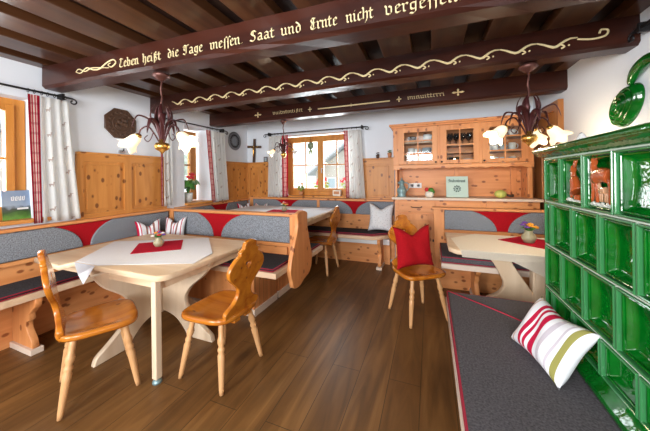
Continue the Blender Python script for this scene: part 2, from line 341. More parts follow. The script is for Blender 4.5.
def dup(root, loc, rz, label=None, group=None, cat=None):
    r = root.copy(); COL.objects.link(r); r.location = loc; r.rotation_euler = (0, 0, rz)
    if label: r['label'] = label
    if group: r['group'] = group
    for ch in list(root.children):
        c = ch.copy(); COL.objects.link(c); c.parent = r
        for g in list(ch.children):
            d = g.copy(); COL.objects.link(d); d.parent = c
    return r
def arc(cx, cy, rx, ry, a0, a1, n=8): return [(cx + rx * math.cos(math.radians(a0 + (a1 - a0) * i / n)), cy + ry * math.sin(math.radians(a0 + (a1 - a0) * i / n))) for i in range(n + 1)]
def spl(pts, n=6):
    """Catmull-Rom through points"""
    P = [Vector(p) for p in pts]; out = []
    for i in range(len(P) - 1):
        p0, p1, p2, p3 = P[max(i - 1, 0)], P[i], P[i + 1], P[min(i + 2, len(P) - 1)]
        for k in range(n):
            t = k / n; out.append(0.5 * ((2 * p1) + (p2 - p0) * t + (2 * p0 - 5 * p1 + 4 * p2 - p3) * t * t + (3 * p1 - p0 - 3 * p2 + p3) * t ** 3))
    out.append(P[-1]); return [tuple(p) for p in out]
def frame(o, ux, uy):   # matrix mapping XY-plane shapes to origin o with axes ux, uy
    ux, uy = Vector(ux), Vector(uy); uz = ux.cross(uy)
    m = Matrix.Identity(4)
    for i in range(3): m[i][0], m[i][1], m[i][2], m[i][3] = ux[i], uy[i], uz[i], o[i]
    return m
# ------------------------------------------------------------------ room shell
XW, YW, XR, ZC = -3.38, 4.41, 1.31, 2.52
st(MB().box(-3.9, 1.7, -2.3, 4.9, -0.08, 0).build('floor', 'floor', recalc=True))
# object coordinates for the floor start at its own base; fine
mb = MB()
T = 0.42
def wall_holes(mb, axis, at, t, u0, u1, z0, z1, holes):
    """wall slab with rectangular holes; axis 'x': plane X=at..at+t, u is Y ; axis 'y': plane Y"""
    us = sorted({u0, u1, *[h[0] for h in holes], *[h[1] for h in holes]})
    for a, b in zip(us[:-1], us[1:]):
        h = [q for q in holes if q[0] <= a and q[1] >= b]
        segs = [(z0, h[0][2]), (h[0][3], z1)] if h else [(z0, z1)]
        for s0, s1 in segs:
            if axis == 'x': mb.box(at, at + t, a, b, s0, s1)
            else: mb.box(a, b, at, at + t, s0, s1)
wall_holes(mb, 'x', XW, -T, -2.0, YW + T, 0, 2.6, [(0.0, 1.30, 1.03, 2.14), (2.93, 3.44, 1.0, 2.19)])
st(mb.build('wall_left', 'plaster'))
mb = MB(); wall_holes(mb, 'y', YW, T, XW, XR, 0, 2.6, [(-2.60, -1.12, 1.03, 2.17)]); st(mb.build('wall_back', 'plaster'))
mb = MB(); wall_holes(mb, 'x', XR, 0.25, -2.0, YW + T, 0, 2.6, []); st(mb.build('wall_right', 'plaster'))
mb = MB(); wall_holes(mb, 'y', -2.0, -0.25, XW - T, XR + .25, 0, 2.6, [(-2.55, -1.45, 1.0, 2.2), (-0.75, 0.35, 1.0, 2.2)]); st(mb.build('wall_rear', 'plaster'))
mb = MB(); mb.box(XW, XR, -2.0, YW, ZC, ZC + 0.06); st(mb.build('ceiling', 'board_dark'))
k = 0
x = -1.3 - 0.39 * 6
while x < 1.3:
    a, b = max(x + 0.15, XW + 0.001), min(x + 0.39, XR - 0.001)
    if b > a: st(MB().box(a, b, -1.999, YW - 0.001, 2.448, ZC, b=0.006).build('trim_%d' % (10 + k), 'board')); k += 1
    x += 0.39
# timber beams
def beam(label, y, x0, x1, rise=0.0):
    t = thing('ceiling_beam', label, 'beam', (0, y, 2.25), 0, None)
    sec = [(0, 0.022), (0.022, 0), (0.148, 0), (0.17, 0.022), (0.17, 0.2), (0, 0.2)]
    n = 24; mb = MB(); rings = []
    rnd = random.Random(int(y * 100))
    for i in range(n + 1):
        X = x0 + (x1 - x0) * i / n; j = [rnd.uniform(-0.004, 0.004) for _ in sec]
        rings.append([mb.bm.verts.new((X, y + p[0] + jj, 2.25 + p[1] + (jj if p[1] < 0.1 else 0))) for p, jj in zip(sec, j)])
    m_ = len(sec)
    for i in range(n):
        for q in range(m_): mb.bm.faces.new((rings[i][q], rings[i + 1][q], rings[i + 1][(q + 1) % m_], rings[i][(q + 1) % m_]))
    mb.bm.faces.new(rings[0]); mb.bm.faces.new(rings[-1][::-1])
    mb.build('timber', 'beam', t); return t
B1 = beam('front dark beam carrying the long painted gothic proverb', 1.42, XW + .03, XR)
B2 = beam('middle dark beam painted with a long wavy golden vine', 2.42, XW, XR)
B3 = beam('rearmost dark beam painted with small stars and tiny lettering', 3.43, XW, XR)
# broad-nib blackletter
def nib(mb, pts, w, y, ang=42):
    dx, dz = math.cos(math.radians(ang)) * w / 2, math.sin(math.radians(ang)) * w / 2
    d = 0.003
    for (x0, z0), (x1, z1) in zip(pts[:-1], pts[1:]):
        q = [(x0 - dx, z0 - dz), (x0 + dx, z0 + dz), (x1 + dx, z1 + dz), (x1 - dx, z1 - dz)]
        ar = sum(q[i][0] * q[(i + 1) % 4][1] - q[(i + 1) % 4][0] * q[i][1] for i in range(4))
        if abs(ar) < 1e-9: continue
        if ar < 0: q = q[::-1]
        f = [mb.bm.verts.new((a, y - d, b)) for a, b in q]; g = [mb.bm.verts.new((a, y + d, b)) for a, b in q]
        mb.bm.faces.new(f); mb.bm.faces.new(g[::-1])
        for i in range(4): mb.bm.faces.new((f[i], g[i], g[(i + 1) % 4], f[(i + 1) % 4]))
I_ = [(0, .95), (.12, .85), (.12, .12), (.26, .02)]
G = {  # strokes in x-height units, advance
 'i': ([I_, [(.12, 1.28), (.16, 1.34)]], .42), 'n': ([I_, [(.12, .8), (.42, .98), (.52, .85), (.52, .12), (.66, .02)]], .8),
 'm': ([I_, [(.12, .8), (.4, .98), (.5, .85), (.5, .06)], [(.5, .8), (.78, .98), (.88, .85), (.88, .12), (1.02, .02)]], 1.15),
 'u': ([[(0, .95), (.12, .85), (.12, .15), (.3, .0), (.52, .16)], [(.42, .95), (.52, .85), (.52, .12), (.66, .02)]], .8),
 'e': ([[(.12, .85), (.12, .15), (.28, .0), (.5, .14)], [(.12, .85), (.34, 1.0), (.48, .78), (.12, .45)]], .62),
 'a': ([[(.1, .9), (.3, 1.0), (.48, .85), (.48, .12), (.62, .02)], [(.48, .6), (.1, .4), (.1, .12), (.26, .0), (.48, .14)]], .76),
 'o': ([[(.12, .85), (.12, .15), (.3, .0), (.52, .15), (.52, .85), (.3, 1.0), (.12, .85)]], .74),
 'd': ([[(.12, .78), (.12, .15), (.3, .0), (.52, .15), (.52, .8), (.3, 1.2), (.08, 1.42)], [(.12, .78), (.32, .9), (.52, .78)]], .74),
 'g': ([[(.48, .9), (.12, .85), (.12, .25), (.28, .1), (.5, .22)], [(.5, .98), (.5, -.2), (.3, -.4), (.06, -.28)]], .74),
 'r': ([I_, [(.12, .8), (.36, 1.0), (.46, .86)]], .56), 't': ([[(.12, 1.3), (.12, .15), (.26, .0), (.42, .12)], [(-.06, .95), (.36, .95)]], .52),
 'h': ([[(.02, 1.5), (.12, 1.38), (.12, .1)], [(.12, .8), (.42, .98), (.52, .82), (.52, .1), (.4, -.3), (.3, -.36)]], .74),
 'b': ([[(.02, 1.5), (.12, 1.38), (.12, .15), (.3, .0), (.52, .15), (.52, .82), (.34, .98), (.12, .8)]], .74),
 'v': ([[(0, 1.1), (.12, .9), (.12, .15), (.32, .0), (.52, .15), (.52, .82), (.32, 1.0)]], .76),
 'c': ([[(.42, .92), (.28, 1.0), (.12, .82), (.12, .15), (.28, .0), (.46, .12)]], .56),
 's': ([[(.22, -.3), (.22, 1.2), (.4, 1.42), (.52, 1.3)], [(.1, .7), (.22, .7)]], .44),
 'S': ([[(.64, 1.28), (.46, 1.46), (.2, 1.4), (.12, 1.1), (.26, .86), (.5, .72), (.58, .45), (.5, .12), (.26, .0), (.0, .18)], [(.34, 1.38), (.34, .9)]], .84),
 'z': ([[(.22, -.3), (.22, 1.2), (.4, 1.42), (.52, 1.3)], [(.3, 1.0), (.56, .98), (.36, .6), (.6, .4), (.56, .1), (.36, .0)]], .82),
 'L': ([[(.1, 1.4), (.3, 1.5), (.3, .9), (.12, .5), (.14, .12), (.3, .0), (.6, .12)], [(.3, 1.45), (.62, 1.35)]], .82),
 'T': ([[(.0, 1.26), (.2, 1.46), (.5, 1.32), (.82, 1.46)], [(.46, 1.34), (.46, .22), (.26, .0), (.0, .16)], [(.2, 1.22), (.12, .85), (.22, .62)]], .92),
 'E': ([[(.6, 1.4), (.26, 1.48), (.1, 1.2), (.3, .8), (.08, .4), (.16, .1), (.4, .0), (.66, .14)], [(.3, .78), (.6, .86)], [(.42, 1.4), (.42, .2)]], .86),
 '.': ([[(.1, .05), (.14, .1)]], .3), ' ': ([], .5)}
def word(mb, txt, x0, x1, z, h, y, w=0.17, slope=0.0):
    tot = sum(G[c][1] for c in txt); sx = (x1 - x0) / tot; x = 0
    for c in txt:
        for s_ in G[c][0]: nib(mb, [(x0 + (x + p[0]) * sx, z + p[1] * h + slope * (x0 + (x + p[0]) * sx)) for p in s_], w * h * 1.15, y)
        x += G[c][1]
# proverb : word start / end measured along the beam
words = [('Leben', -2.326, -2.107), ('heizt', -2.069, -1.88), ('die', -1.816, -1.706), ('Tage', -1.668, -1.488), ('messen.', -1.427, -1.156), ('Saat', -1.101, -0.916),
         ('und', -0.873, -0.728), ('Ernte', -0.675, -0.498), ('nicht', -0.448, -0.285), ('vergessen.', -0.225, 0.17)]
mb = MB()
for wd, a, b in words: word(mb, wd, a, b, 2.299, 0.046, 1.414)
mb.build('lettering', 'gold', B1)
def ribbon(mb, pts, w, y):
    """flat painted line of round section pressed on the beam face"""
    mb.tube([(p[0], y, p[1]) for p in pts], [w * (0.55 + 0.45 * math.sin(PI * min(1, max(0, i / (len(pts) - 1))))) for i in range(len(pts))], n=6, flat=1.0, up=(0, 0, 1))
mb = MB()
ribbon(mb, spl([(-2.86, 2.335), (-2.80, 2.318), (-2.72, 2.352), (-2.64, 2.325), (-2.56, 2.322), (-2.48, 2.358), (-2.40, 2.375), (-2.37, 2.345), (-2.42, 2.318), (-2.46, 2.34), (-2.43, 2.352)]), 0.006, 1.416)
ribbon(mb, spl([(-2.86, 2.335), (-2.82, 2.355), (-2.74, 2.325), (-2.66, 2.342), (-2.55, 2.33), (-2.45, 2.315)]), 0.005, 1.416)
mb.build('scroll_ornament', 'gold', B1)
B1.location = (0, 1.546, 2.25); B1.rotation_euler = (0, 0, 0.055)   # this beam runs slightly askew
# vine on beam 2
mb = MB(); pts = []; N = 17; x0, x1 = -2.98, 0.98
for i in range(N * 8 + 1):
    t = i / 8; X = x0 + (x1 - x0) * t / N
    pts.append((X + 0.012 * math.sin(2 * PI * t), 2.335 + 0.024 * math.cos(2 * PI * t + .5)))
for a in range(0, len(pts) - 8, 8):
    mb.tube([(p[0], 2.416, p[1]) for p in pts[a:a + 9]], [0.0055 + 0.0045 * math.sin(PI * i / 8) for i in range(9)], n=6)
    px, pz = pts[a + 3]
    mb.tube([(p[0], 2.416, p[1]) for p in spl([(px, pz), (px + 0.04, pz + 0.012), (px + 0.065, pz - 0.005), (px + 0.045, pz - 0.016)], 4)], 0.006, n=6)
    mb.ball((px + 0.09, 2.416, pz + 0.0), 0.007, seg=6)
mb.tube([(p[0], 2.416, p[1]) for p in spl([(0.98, 2.345), (1.06, 2.33), (1.13, 2.34), (1.145, 2.375), (1.11, 2.385), (1.10, 2.36)], 5)], 0.007, n=6)
mb.build('vine_ornament', 'gold', B2)
mb = MB()
for sx in (-2.426, 0.311):
    for k in range(4):
        a = k * PI / 2; mb.tube([(sx, 3.426, 2.345), (sx + 0.045 * math.cos(a), 3.426, 2.345 + 0.03 * math.sin(a)), (sx + 0.065 * math.cos(a), 3.426, 2.345 + 0.042 * math.sin(a))], [0.004, 0.013, 0.002], n=6)
for sx in (-1.557, -0.346):
    for k in range(4):
        a = k * PI / 2; mb.tube([(sx, 3.426, 2.342), (sx + 0.02 * math.cos(a), 3.426, 2.342 + 0.026 * math.sin(a)), (sx + 0.032 * math.cos(a), 3.426, 2.342 + 0.036 * math.sin(a))], [0.003, 0.008, 0.001], n=6)
mb.tube([(-1.435, 3.427, 2.335), (-0.456, 3.427, 2.335)], 0.009, n=6)
mb.tube([(-0.96, 3.425, 2.31), (-0.96, 3.425, 2.36)], [0.003, 0.003], n=6)
mb.build('star_and_bar_ornament', 'gold', B3)
mb = MB(); word(mb, 'vuitntmtizit', -2.16, -1.665, 2.325, 0.034, 3.424); word(mb, 'minuittrrri', -0.245, 0.175, 2.325, 0.034, 3.424); mb.build('lettering', 'gold', B3)
# ------------------------------------------------------------------ wainscot panelling
def wainscot(name, axis, u0, u1, n, at, sgn, z0=0.99, z1=1.665):
    t = sthing(name)
    def bx(mb, a, b, d0, d1, s0, s1, bev=0.0):
        if axis == 'x': mb.box(at + sgn * d0, at + sgn * d1, a, b, s0, s1, bev)
        else: mb.box(a, b, at + sgn * d0, at + sgn * d1, s0, s1, bev)
    g = 'y' if axis == 'x' else 'x'
    mb = MB(); bx(mb, u0, u1, 0, 0.012, z0, z1)
    mb.build('backing_board', 'panel_z', t)
    mb = MB(); sw = 0.055; w = (u1 - u0) / n
    for i in range(n + 1):
        c = u0 + w * i; a, b = (c, c + sw) if i == 0 else ((c - sw, c) if i == n else (c - sw * .75, c + sw * .75))
        bx(mb, a, b, 0.0, 0.03, z0, z1, 0.002)
    mb.build('stile', 'panel_z', t)
    mb = MB(); bx(mb, u0, u1, 0.0, 0.029, z0, z0 + 0.05, 0.002); bx(mb, u0, u1, 0.0, 0.029, z1 - 0.075, z1, 0.002); mb.build('rail', 'panel_' + g, t)
    mb = MB()
    for i in range(n): bx(mb, u0 + w * i + 0.085, u0 + w * (i + 1) - 0.085, 0.0, 0.022, z0 + 0.085, z1 - 0.11, 0.006)
    mb.build('raised_panel', 'panel_z', t)
    mb = MB(); bx(mb, u0, u1, 0.0, 0.06, z1, z1 + 0.022, 0.004); mb.build('cap_ledge', 'panel_' + g, t)
wainscot('trim_1', 'x', 1.62, 2.62, 2, XW, 1)
wainscot('trim_2', 'x', 3.62, YW, 2, XW, 1)
wainscot('trim_3', 'y', XW + 0.03, -2.70, 2, YW, -1)
wainscot('trim_4', 'y', -1.12, -0.53, 1, YW, -1)

# ------------------------------------------------------------------ windows
def window(name, mat4, w, h, leaves, rows, cols, dep=0.07):
    """mat4 maps local (x right, y up, z toward room) ; origin lower-left outer corner"""
    t = sthing(name)
    def piece(a, b, c, d, z0, z1, mb): mb.box(a, b, c, d, z0, z1, 0.004, mat=mat4)
    mb = MB(); f = 0.075
    piece(0, f, 0, h, 0, dep, mb); piece(w - f, w, 0, h, 0, dep, mb); piece(f, w - f, h - f * .8, h, 0, dep, mb); piece(f, w - f, 0, f, 0, dep, mb)
    mb.build('window_frame', 'window_wood', t)
    lw = (w - 2 * f) / leaves
    for i in range(leaves):
        a, b = f + lw * i, f + lw * (i + 1); g = 0.055
        mb = MB(); piece(a, a + g, f, h - f * .8, 0.02, dep + 0.02, mb); piece(b - g, b, f, h - f * .8, 0.02, dep + 0.02, mb)
        piece(a + g, b - g, f, f + g * 1.1, 0.02, dep + 0.02, mb); piece(a + g, b - g, h - f * .8 - g, h - f * .8, 0.02, dep + 0.02, mb)
        cs = mb.build('casement', 'window_wood', t)
        mb = MB(); W_, H_ = b - a - 2 * g, h - f * 1.8 - 2.1 * g
        for r in range(1, rows): piece(a + g, b - g, f + g * 1.1 + H_ * r / rows - 0.011, f + g * 1.1 + H_ * r / rows + 0.011, 0.035, 0.065, mb)
        for c in range(1, cols): piece(a + g + W_ * c / cols - 0.011, a + g + W_ * c / cols + 0.011, f + g, h - f * .8 - g, 0.036, 0.066, mb)
        mb.build('glazing_bar', 'window_wood', cs)
        mb = MB(); piece(a + g - .005, b - g + .005, f + g * .9, h - f * .8 - g + .005, 0.048, 0.053, mb); mb.build('pane', 'pane', cs)
    if leaves > 1:
        mb = MB(); c = f + lw; mb.tube([mat4 @ Vector((c + .03, h * .45, dep + .02)), mat4 @ Vector((c + .03, h * .45, dep + .05)), mat4 @ Vector((c + .03, h * .37, dep + .055))], 0.009); mb.build('window_handle', 'steel', t)
    return t
window('window_1', frame((XW - 0.16, 0.015, 1.04), (0, 1, 0), (0, 0, 1)), 1.28, 1.09, 2, 2, 1)
window('window_2', frame((XW - 0.34, 2.95, 1.04), (0, 1, 0), (0, 0, 1)), 0.45, 1.12, 1, 2, 1)
window('window_3', frame((-2.55, YW + 0.20, 1.05), (1, 0, 0), (0, 0, 1)), 1.385, 1.10, 2, 2, 2)
def sill(name, x0, x1, y0, y1, z, mat='panel_y'): st(MB().box(x0, x1, y0, y1, z - 0.035, z, 0.006).build(name, mat))
sill('trim_5', XW - 0.10, XW + 0.075, -0.2, 1.42, 1.055)
sill('trim_6', XW - 0.36, XW + 0.06, 2.93, 3.44, 1.03)
sill('trim_7', -2.62, -1.10, YW - 0.06, YW + 0.12, 1.055, 'panel_x')
# door in the right wall
d = sthing('door_1')
MB().box(XR - 0.05, XR, 3.52, 3.62, 0, 2.18, 0.004).build('door_frame', 'door_wood', d)
MB().box(XR - 0.05, XR, 3.62, 4.32, 2.08, 2.18, 0.004).build('door_lintel', 'door_wood', d)
MB().box(XR - 0.05, XR, 4.32, 4.40, 0, 2.18, 0.004).build('door_frame', 'door_wood', d)
mb = MB().box(XR - 0.025, XR, 3.62, 4.32, 0, 2.08); dl = mb.build('door_leaf', 'door_wood', d)
mb = MB()
for a, b in ((3.70, 3.93), (4.01, 4.25)):
    for s0, s1 in ((0.2, 0.9), (1.05, 1.95)): mb.box(XR - 0.04, XR - 0.02, a, b, s0, s1, 0.008)
mb.build('door_panel', 'door_wood', dl)
MB().tube([(XR - 0.03, 3.67, 1.05), (XR - 0.08, 3.67, 1.05), (XR - 0.085, 3.78, 1.05)], 0.01).build('door_handle', 'handle', d)

# ------------------------------------------------------------------ benches, backs and upholstery
R = math.radians
def upholstery(parent, F, u0, u1, z0, z1, reds, dep=0.03, divs=()):
    """F maps (u, z, toward viewer) ; reds: (top0, bottom0, bottom1, top1)"""
    for a, b0, b1, b in reds:
        mb = MB(); mb.box(a - 0.01, b + 0.01, z0 + .003, z1 - .003, 0, dep * 0.55, 0.003, mat=F); mb.build('red_panel', 'red', parent, label='red upholstered wedge')
    edges = []; cur = (u0, None)
    for r in sorted(reds): edges.append((cur, (r[0], r[1]))); cur = (r[3], r[2])
    edges.append((cur, (u1, None)))
    for (l, r) in edges:
        cuts = [d for d in divs if (l[0] < d < r[0])]
        lims = [(l, r)] if not cuts else [(l, (cuts[0] - .025, None)), ((cuts[0] + .025, None), r)]
        for l_, r_ in lims:
            ol = []
            def q(cx, rx, rev):
                ps = [(cx + rx * (math.cos(R(th)) - math.cos(R(66))) / (1 - math.cos(R(66))), z0 + (z1 - z0) * math.sin(R(th)) / math.sin(R(66))) for th in [66 * k / 10 for k in range(11)]]
                return ps[::-1] if rev else ps
            if r_[1] is None: ol += [(r_[0], z0), (r_[0], z1)]
            else: ol += q(r_[0], r_[1] - r_[0], False)
            if l_[1] is None: ol += [(l_[0], z1), (l_[0], z0)]
            else: ol += q(l_[0], l_[1] - l_[0], True)
            MB().cut([ol], dep, F @ Matrix.Translation((0, 0, dep / 2)), 0.009).build('grey_panel', 'grey', parent)
def foot_board(mb, F, w, h):
    """sculpted bench bracket in plane F : x outwards 0..w, y up 0..h"""
    o = [(0, 0), (w * .86, 0), (w * .80, h * .16), (w * .62, h * .34), (w * .60, h * .48), (w * .74, h * .56), (w * .70, h * .64), (w * .84, h * .76), (w * .97, h * .84), (w, h), (0, h)]
    o = [(p[0], p[1]) for p in o]; mb.cut([o], 0.045, F, 0.004)
# left wall bench
t = thing('wall_bench', 'long pine bench along the left wall under the first window, grey and red back', 'bench', (-3.15, 1.0, 0))
FL = frame((XW + 0.05, 0, 0), (0, 1, 0), (0, 0, 1))
MB().box(XW + 0.001, XW + 0.05, -0.6, 2.66, 0.10, 0.96).build('back_board', 'pine_y', t)
MB().box(XW + 0.001, XW + 0.095, -0.6, 2.66, 0.962, 0.99, 0.006).build('back_cap', 'pine_y', t)
upholstery(t, FL, -0.6, 2.60, 0.715, 0.955, [(1.41, 1.64, 1.708, 1.92)], 0.035)
MB().box(XW + 0.05, XW + 0.085, -0.6, 2.66, 0.675, 0.71, 0.004).build('back_rail', 'pine_y', t)
MB().box(XW + 0.05, -2.93, -0.6, 2.12, 0.452, 0.505, 0.005).build('seat_board', 'pale', t)
MB().box(XW + 0.05, XW + 0.075, -0.6, 2.12, 0.0, 0.40).build('base_board', 'pine_y', t)
for y in (1.16, 2.0):
    mb = MB(); foot_board(mb, frame((XW + 0.08, y, 0.045), (1, 0, 0), (0, 0, 1)), 0.37, 0.405); f = mb.build('foot', 'pine_z', t)
    MB().box(XW + 0.08, -2.965, y - 0.04, y + 0.04, 0, 0.045, 0.004).build('foot_plinth', 'plinth', f)
def cushion(name, label, pts, z0, z1, mat='char', group=None, inset=0.012):
    t = thing(name, label, 'seat cushion', (sum(p[0] for p in pts) / len(pts), sum(p[1] for p in pts) / len(pts), z0), 0, group)
    MB().poly(pts, z0, z1, 0.014).build('padding', mat, t)
    for zz in (z0 + 0.006, z1 - 0.008):
        mb = MB(); P_ = [Vector((p[0], p[1], zz)) for p in pts]; c = sum(P_, Vector()) / len(P_)
        mb.tube([tuple(p) for p in P_] + [tuple(P_[0])], 0.0045, n=6, cap=False); mb.build('piping', 'piping', t)
    return t
G1 = None
cushion('seat_cushion', 'charcoal seat cushion with red piping on the long bench below the left windows', [(-3.29, -0.6), (-2.95, -0.6), (-2.95, 2.12), (-3.29, 2.12)], 0.506, 0.54)
# partition with a bench on either side
t = thing('bench_partition', 'pine partition with grey and red upholstery and a wavy end board between the two left tables', 'partition', (-2.3, 2.68, 0))
FPf = frame((0, 2.66, 0), (1, 0, 0), (0, 0, 1)); PX0, PX1 = -3.29, -1.34
mb = MB(); mb.cut([[(PX0, 0.06), (-1.67, 0.06), (-1.67, 0.45), (PX1, 0.45), (PX1, 0.955), (PX0, 0.955)]], 0.04, frame((0, 2.68, 0), (1, 0, 0), (0, 0, 1))); mb.build('core_board', 'pine_x', t)
MB().box(PX0, PX1 + .005, 2.625, 2.735, 0.955, 0.985, 0.007).build('cap_rail', 'pine_x', t)
mb = MB(); mb.box(-1.46, PX1, 2.625, 2.735, 0.5, 0.955, 0.004); mb.build('end_post', 'pine_z', t)
mb = MB(); mb.box(-3.30, -3.24, 2.615, 2.66, 0.5, 0.98, 0.004); mb.build('corner_post', 'pine_z', t)
for y0, y1 in ((2.628, 2.66), (2.70, 2.732)): MB().box(-3.24, -1.46, y0, y1, 0.615, 0.655, 0.004).build('lower_rail', 'pine_x', t)
upholstery(t, FPf, -3.24, -1.465, 0.66, 0.95, [(-2.83, -2.56, -2.435, -2.115)], 0.03)
FPb = frame((0, 2.70, 0), (-1, 0, 0), (0, 0, 1)); upholstery(t, FPb, 1.465, 3.24, 0.66, 0.95, [], 0.03)
prof = spl([(2.44, 0.74), (2.50, 0.86), (2.505, 0.94), (2.49, 1.00), (2.545, 1.025), (2.60, 1.035), (2.68, 1.02), (2.735, 0.985), (2.73, 0.90), (2.745, 0.80), (2.80, 0.64), (2.845, 0.50), (2.83, 0.38), (2.76, 0.31), (2.64, 0.285), (2.54, 0.25), (2.44, 0.255), (2.385, 0.29), (2.37, 0.35), (2.335, 0.44), (2.36, 0.56), (2.40, 0.65), (2.44, 0.74)], 4)[:-1]
mb = MB(); mb.cut([prof], 0.045, frame((PX1 + 0.0275, 0, 0), (0, 1, 0), (0, 0, 1)), 0.006); mb.build('end_board', 'pine_z', t)
def plank_base(parent, x0, x1, y0, y1):
    MB().box(x0, x1, y0, y1, 0.07, 0.45).build('base_box', M['plankbase'], parent)
    MB().box(x0 - 0.012, x1 + 0.015, y0 - 0.015, y1, 0, 0.07, 0.004).build('base_plinth', 'plinth', parent)
M['plankbase'] = wood('planked_pine', P1, P2, 'z', knots=0.06, plank=(1, 0.07))
t = thing('partition_bench', 'pine bench seat on the near side of the partition, facing the front left table', 'bench', (-2.3, 2.4, 0))
MB().box(PX0, -1.335, 2.13, 2.655, 0.452, 0.505, 0.005).build('seat_board', 'pale', t)
plank_base(t, -2.9, -1.66, 2.24, 2.655)
MB().box(-3.24, -1.5, 2.635, 2.655, 0.505, 0.61).build('back_board', 'pine_x', t)
cushion('seat_cushion', 'charcoal seat cushion with red piping on the near side of the partition', [(-3.29, 2.15), (-1.38, 2.15), (-1.38, 2.60), (-3.29, 2.60)], 0.506, 0.54)
t = thing('partition_bench', 'pine bench seat on the far side of the partition, facing the rear left table', 'bench', (-2.3, 3.0, 0))
MB().box(PX0, -1.30, 2.705, 3.22, 0.452, 0.505, 0.005).build('seat_board', 'pale', t)
plank_base(t, -2.9, -1.66, 2.705, 3.12)
cushion('seat_cushion', 'charcoal seat cushion on the far side of the partition, mostly hidden by its end board', [(-3.29, 2.745), (-1.34, 2.745), (-1.34, 3.2), (-3.29, 3.2)], 0.506, 0.535)
# left wall bench beyond the partition
t = thing('wall_bench', 'grey upholstered bench back along the left wall under the potted plant window', 'bench', (-3.2, 3.5, 0))
MB().box(XW + 0.001, XW + 0.05, 2.745, 4.35, 0.06, 0.96).build('back_board', 'pine_y', t)
MB().box(XW + 0.001, XW + 0.095, 2.745, 4.35, 0.962, 0.99, 0.006).build('back_cap', 'pine_y', t)
upholstery(t, FL, 2.76, 4.28, 0.715, 0.955, [(3.357, 3.50, 3.68, 3.774)], 0.035)
MB().box(XW + 0.05, -2.93, 3.23, 4.32, 0.452, 0.505, 0.005).build('seat_board', 'pale', t)
MB().box(XW + 0.05, -2.98, 3.23, 4.30, 0, 0.45).build('base_box', 'pine_z', t)
# back wall bench
t = thing('wall_bench', 'pine bench with charcoal seat and grey and red back under the back window', 'bench', (-1.9, 4.1, 0))
FB = frame((0, YW - 0.05, 0), (1, 0, 0), (0, 0, 1))
MB().box(-3.27, -0.535, YW - 0.05, YW - 0.001, 0.06, 0.985).build('back_board', 'pine_x', t)
MB().box(-3.27, -0.535, YW - 0.10, YW - 0.001, 0.985, 1.015, 0.006).build('back_cap', 'pine_x', t)
MB().box(-3.27, -3.20, YW - 0.09, YW - 0.05, 0.5, 0.985, 0.003).build('corner_post', 'pine_z', t)
MB().box(-1.855, -1.805, YW - 0.088, YW - 0.05, 0.755, 0.985, 0.003).build('divider_post', 'pine_z', t)
upholstery(t, FB, -3.2, -0.54, 0.765, 0.98, [(-2.71, -2.50, -2.40, -2.21), (-1.44, -1.215, -1.16, -0.93)], 0.033, divs=(-1.83,))
MB().box(-3.2, -0.54, YW - 0.08, YW - 0.05, 0.73, 0.762, 0.003).build('back_rail', 'pine_x', t)
seat = [(-2.92, 3.93), (-0.80, 3.93), (-0.56, 4.12), (-0.56, YW - 0.055), (-2.92, YW - 0.055)]
MB().poly(seat, 0.445, 0.50, 0.005).build('seat_board', 'pale', t)
MB().box(-2.9, -0.60, 4.28, 4.31, 0.0, 0.30).build('base_board', 'pine_x', t)
MB().box(-2.9, -0.60, 4.24, 4.275, 0.31, 0.40, 0.01).build('heating_strip', 'plastic', t, label='pale blue-white strip')
for x in (-0.72, -2.1):
    mb = MB(); foot_board(mb, frame((x, 4.27, 0.04), (0, -1, 0), (0, 0, 1)), 0.31, 0.40); f = mb.build('foot', 'pine_z', t)
    MB().box(x - 0.04, x + 0.04, 3.97, 4.27, 0, 0.04, 0.004).build('foot_plinth', 'plinth', f)
cushion('seat_cushion', 'dark brown seat cushion on the bench under the back window', [(-2.90, 3.955), (-0.82, 3.955), (-0.60, 4.13), (-0.60, YW - 0.10), (-2.90, YW - 0.10)], 0.501, 0.535, 'char')
# right hand partition bench
t = thing('partition_bench', 'pine bench with grey back and broad red wedge behind the right-hand table', 'bench', (0.7, 3.5, 0))
FR = frame((0, 3.74, 0), (1, 0, 0), (0, 0, 1))
MB().box(0.04, XR - 0.06, 3.74, 3.78, 0.06, 0.955).build('core_board', 'pine_x', t)
MB().box(0.02, XR - 0.06, 3.70, 3.80, 0.957, 0.985, 0.006).build('cap_rail', 'pine_x', t)
MB().box(0.04, 0.16, 3.705, 3.74, 0.06, 0.957, 0.004).build('end_post', 'pine_z', t)
MB().box(0.16, XR - 0.06, 3.705, 3.74, 0.65, 0.705, 0.004).build('back_rail', 'pine_x', t)
upholstery(t, FR, 0.165, XR - 0.07, 0.71, 0.952, [(0.47, 0.735, 0.847, 1.08)], 0.03)
MB().box(0.10, XR - 0.06, 3.05, 3.70, 0.42, 0.475, 0.006).build('seat_board', 'plinth', t)
MB().box(0.10, XR - 0.06, 3.62, 3.65, 0.0, 0.36).build('base_board', 'pine_x', t)
mb = MB(); foot_board(mb, frame((0.46, 3.62, 0.04), (0, -1, 0), (0, 0, 1)), 0.46, 0.38); f = mb.build('foot', 'pine_z', t)
MB().box(0.42, 0.50, 3.17, 3.62, 0, 0.04, 0.004).build('foot_plinth', 'plinth', f)
cushion('seat_cushion', 'thick dark grey seat cushion with red piping behind the right-hand table', [(0.105, 3.07), (XR - 0.07, 3.07), (XR - 0.07, 3.69), (0.105, 3.69)], 0.476, 0.545, 'char2')
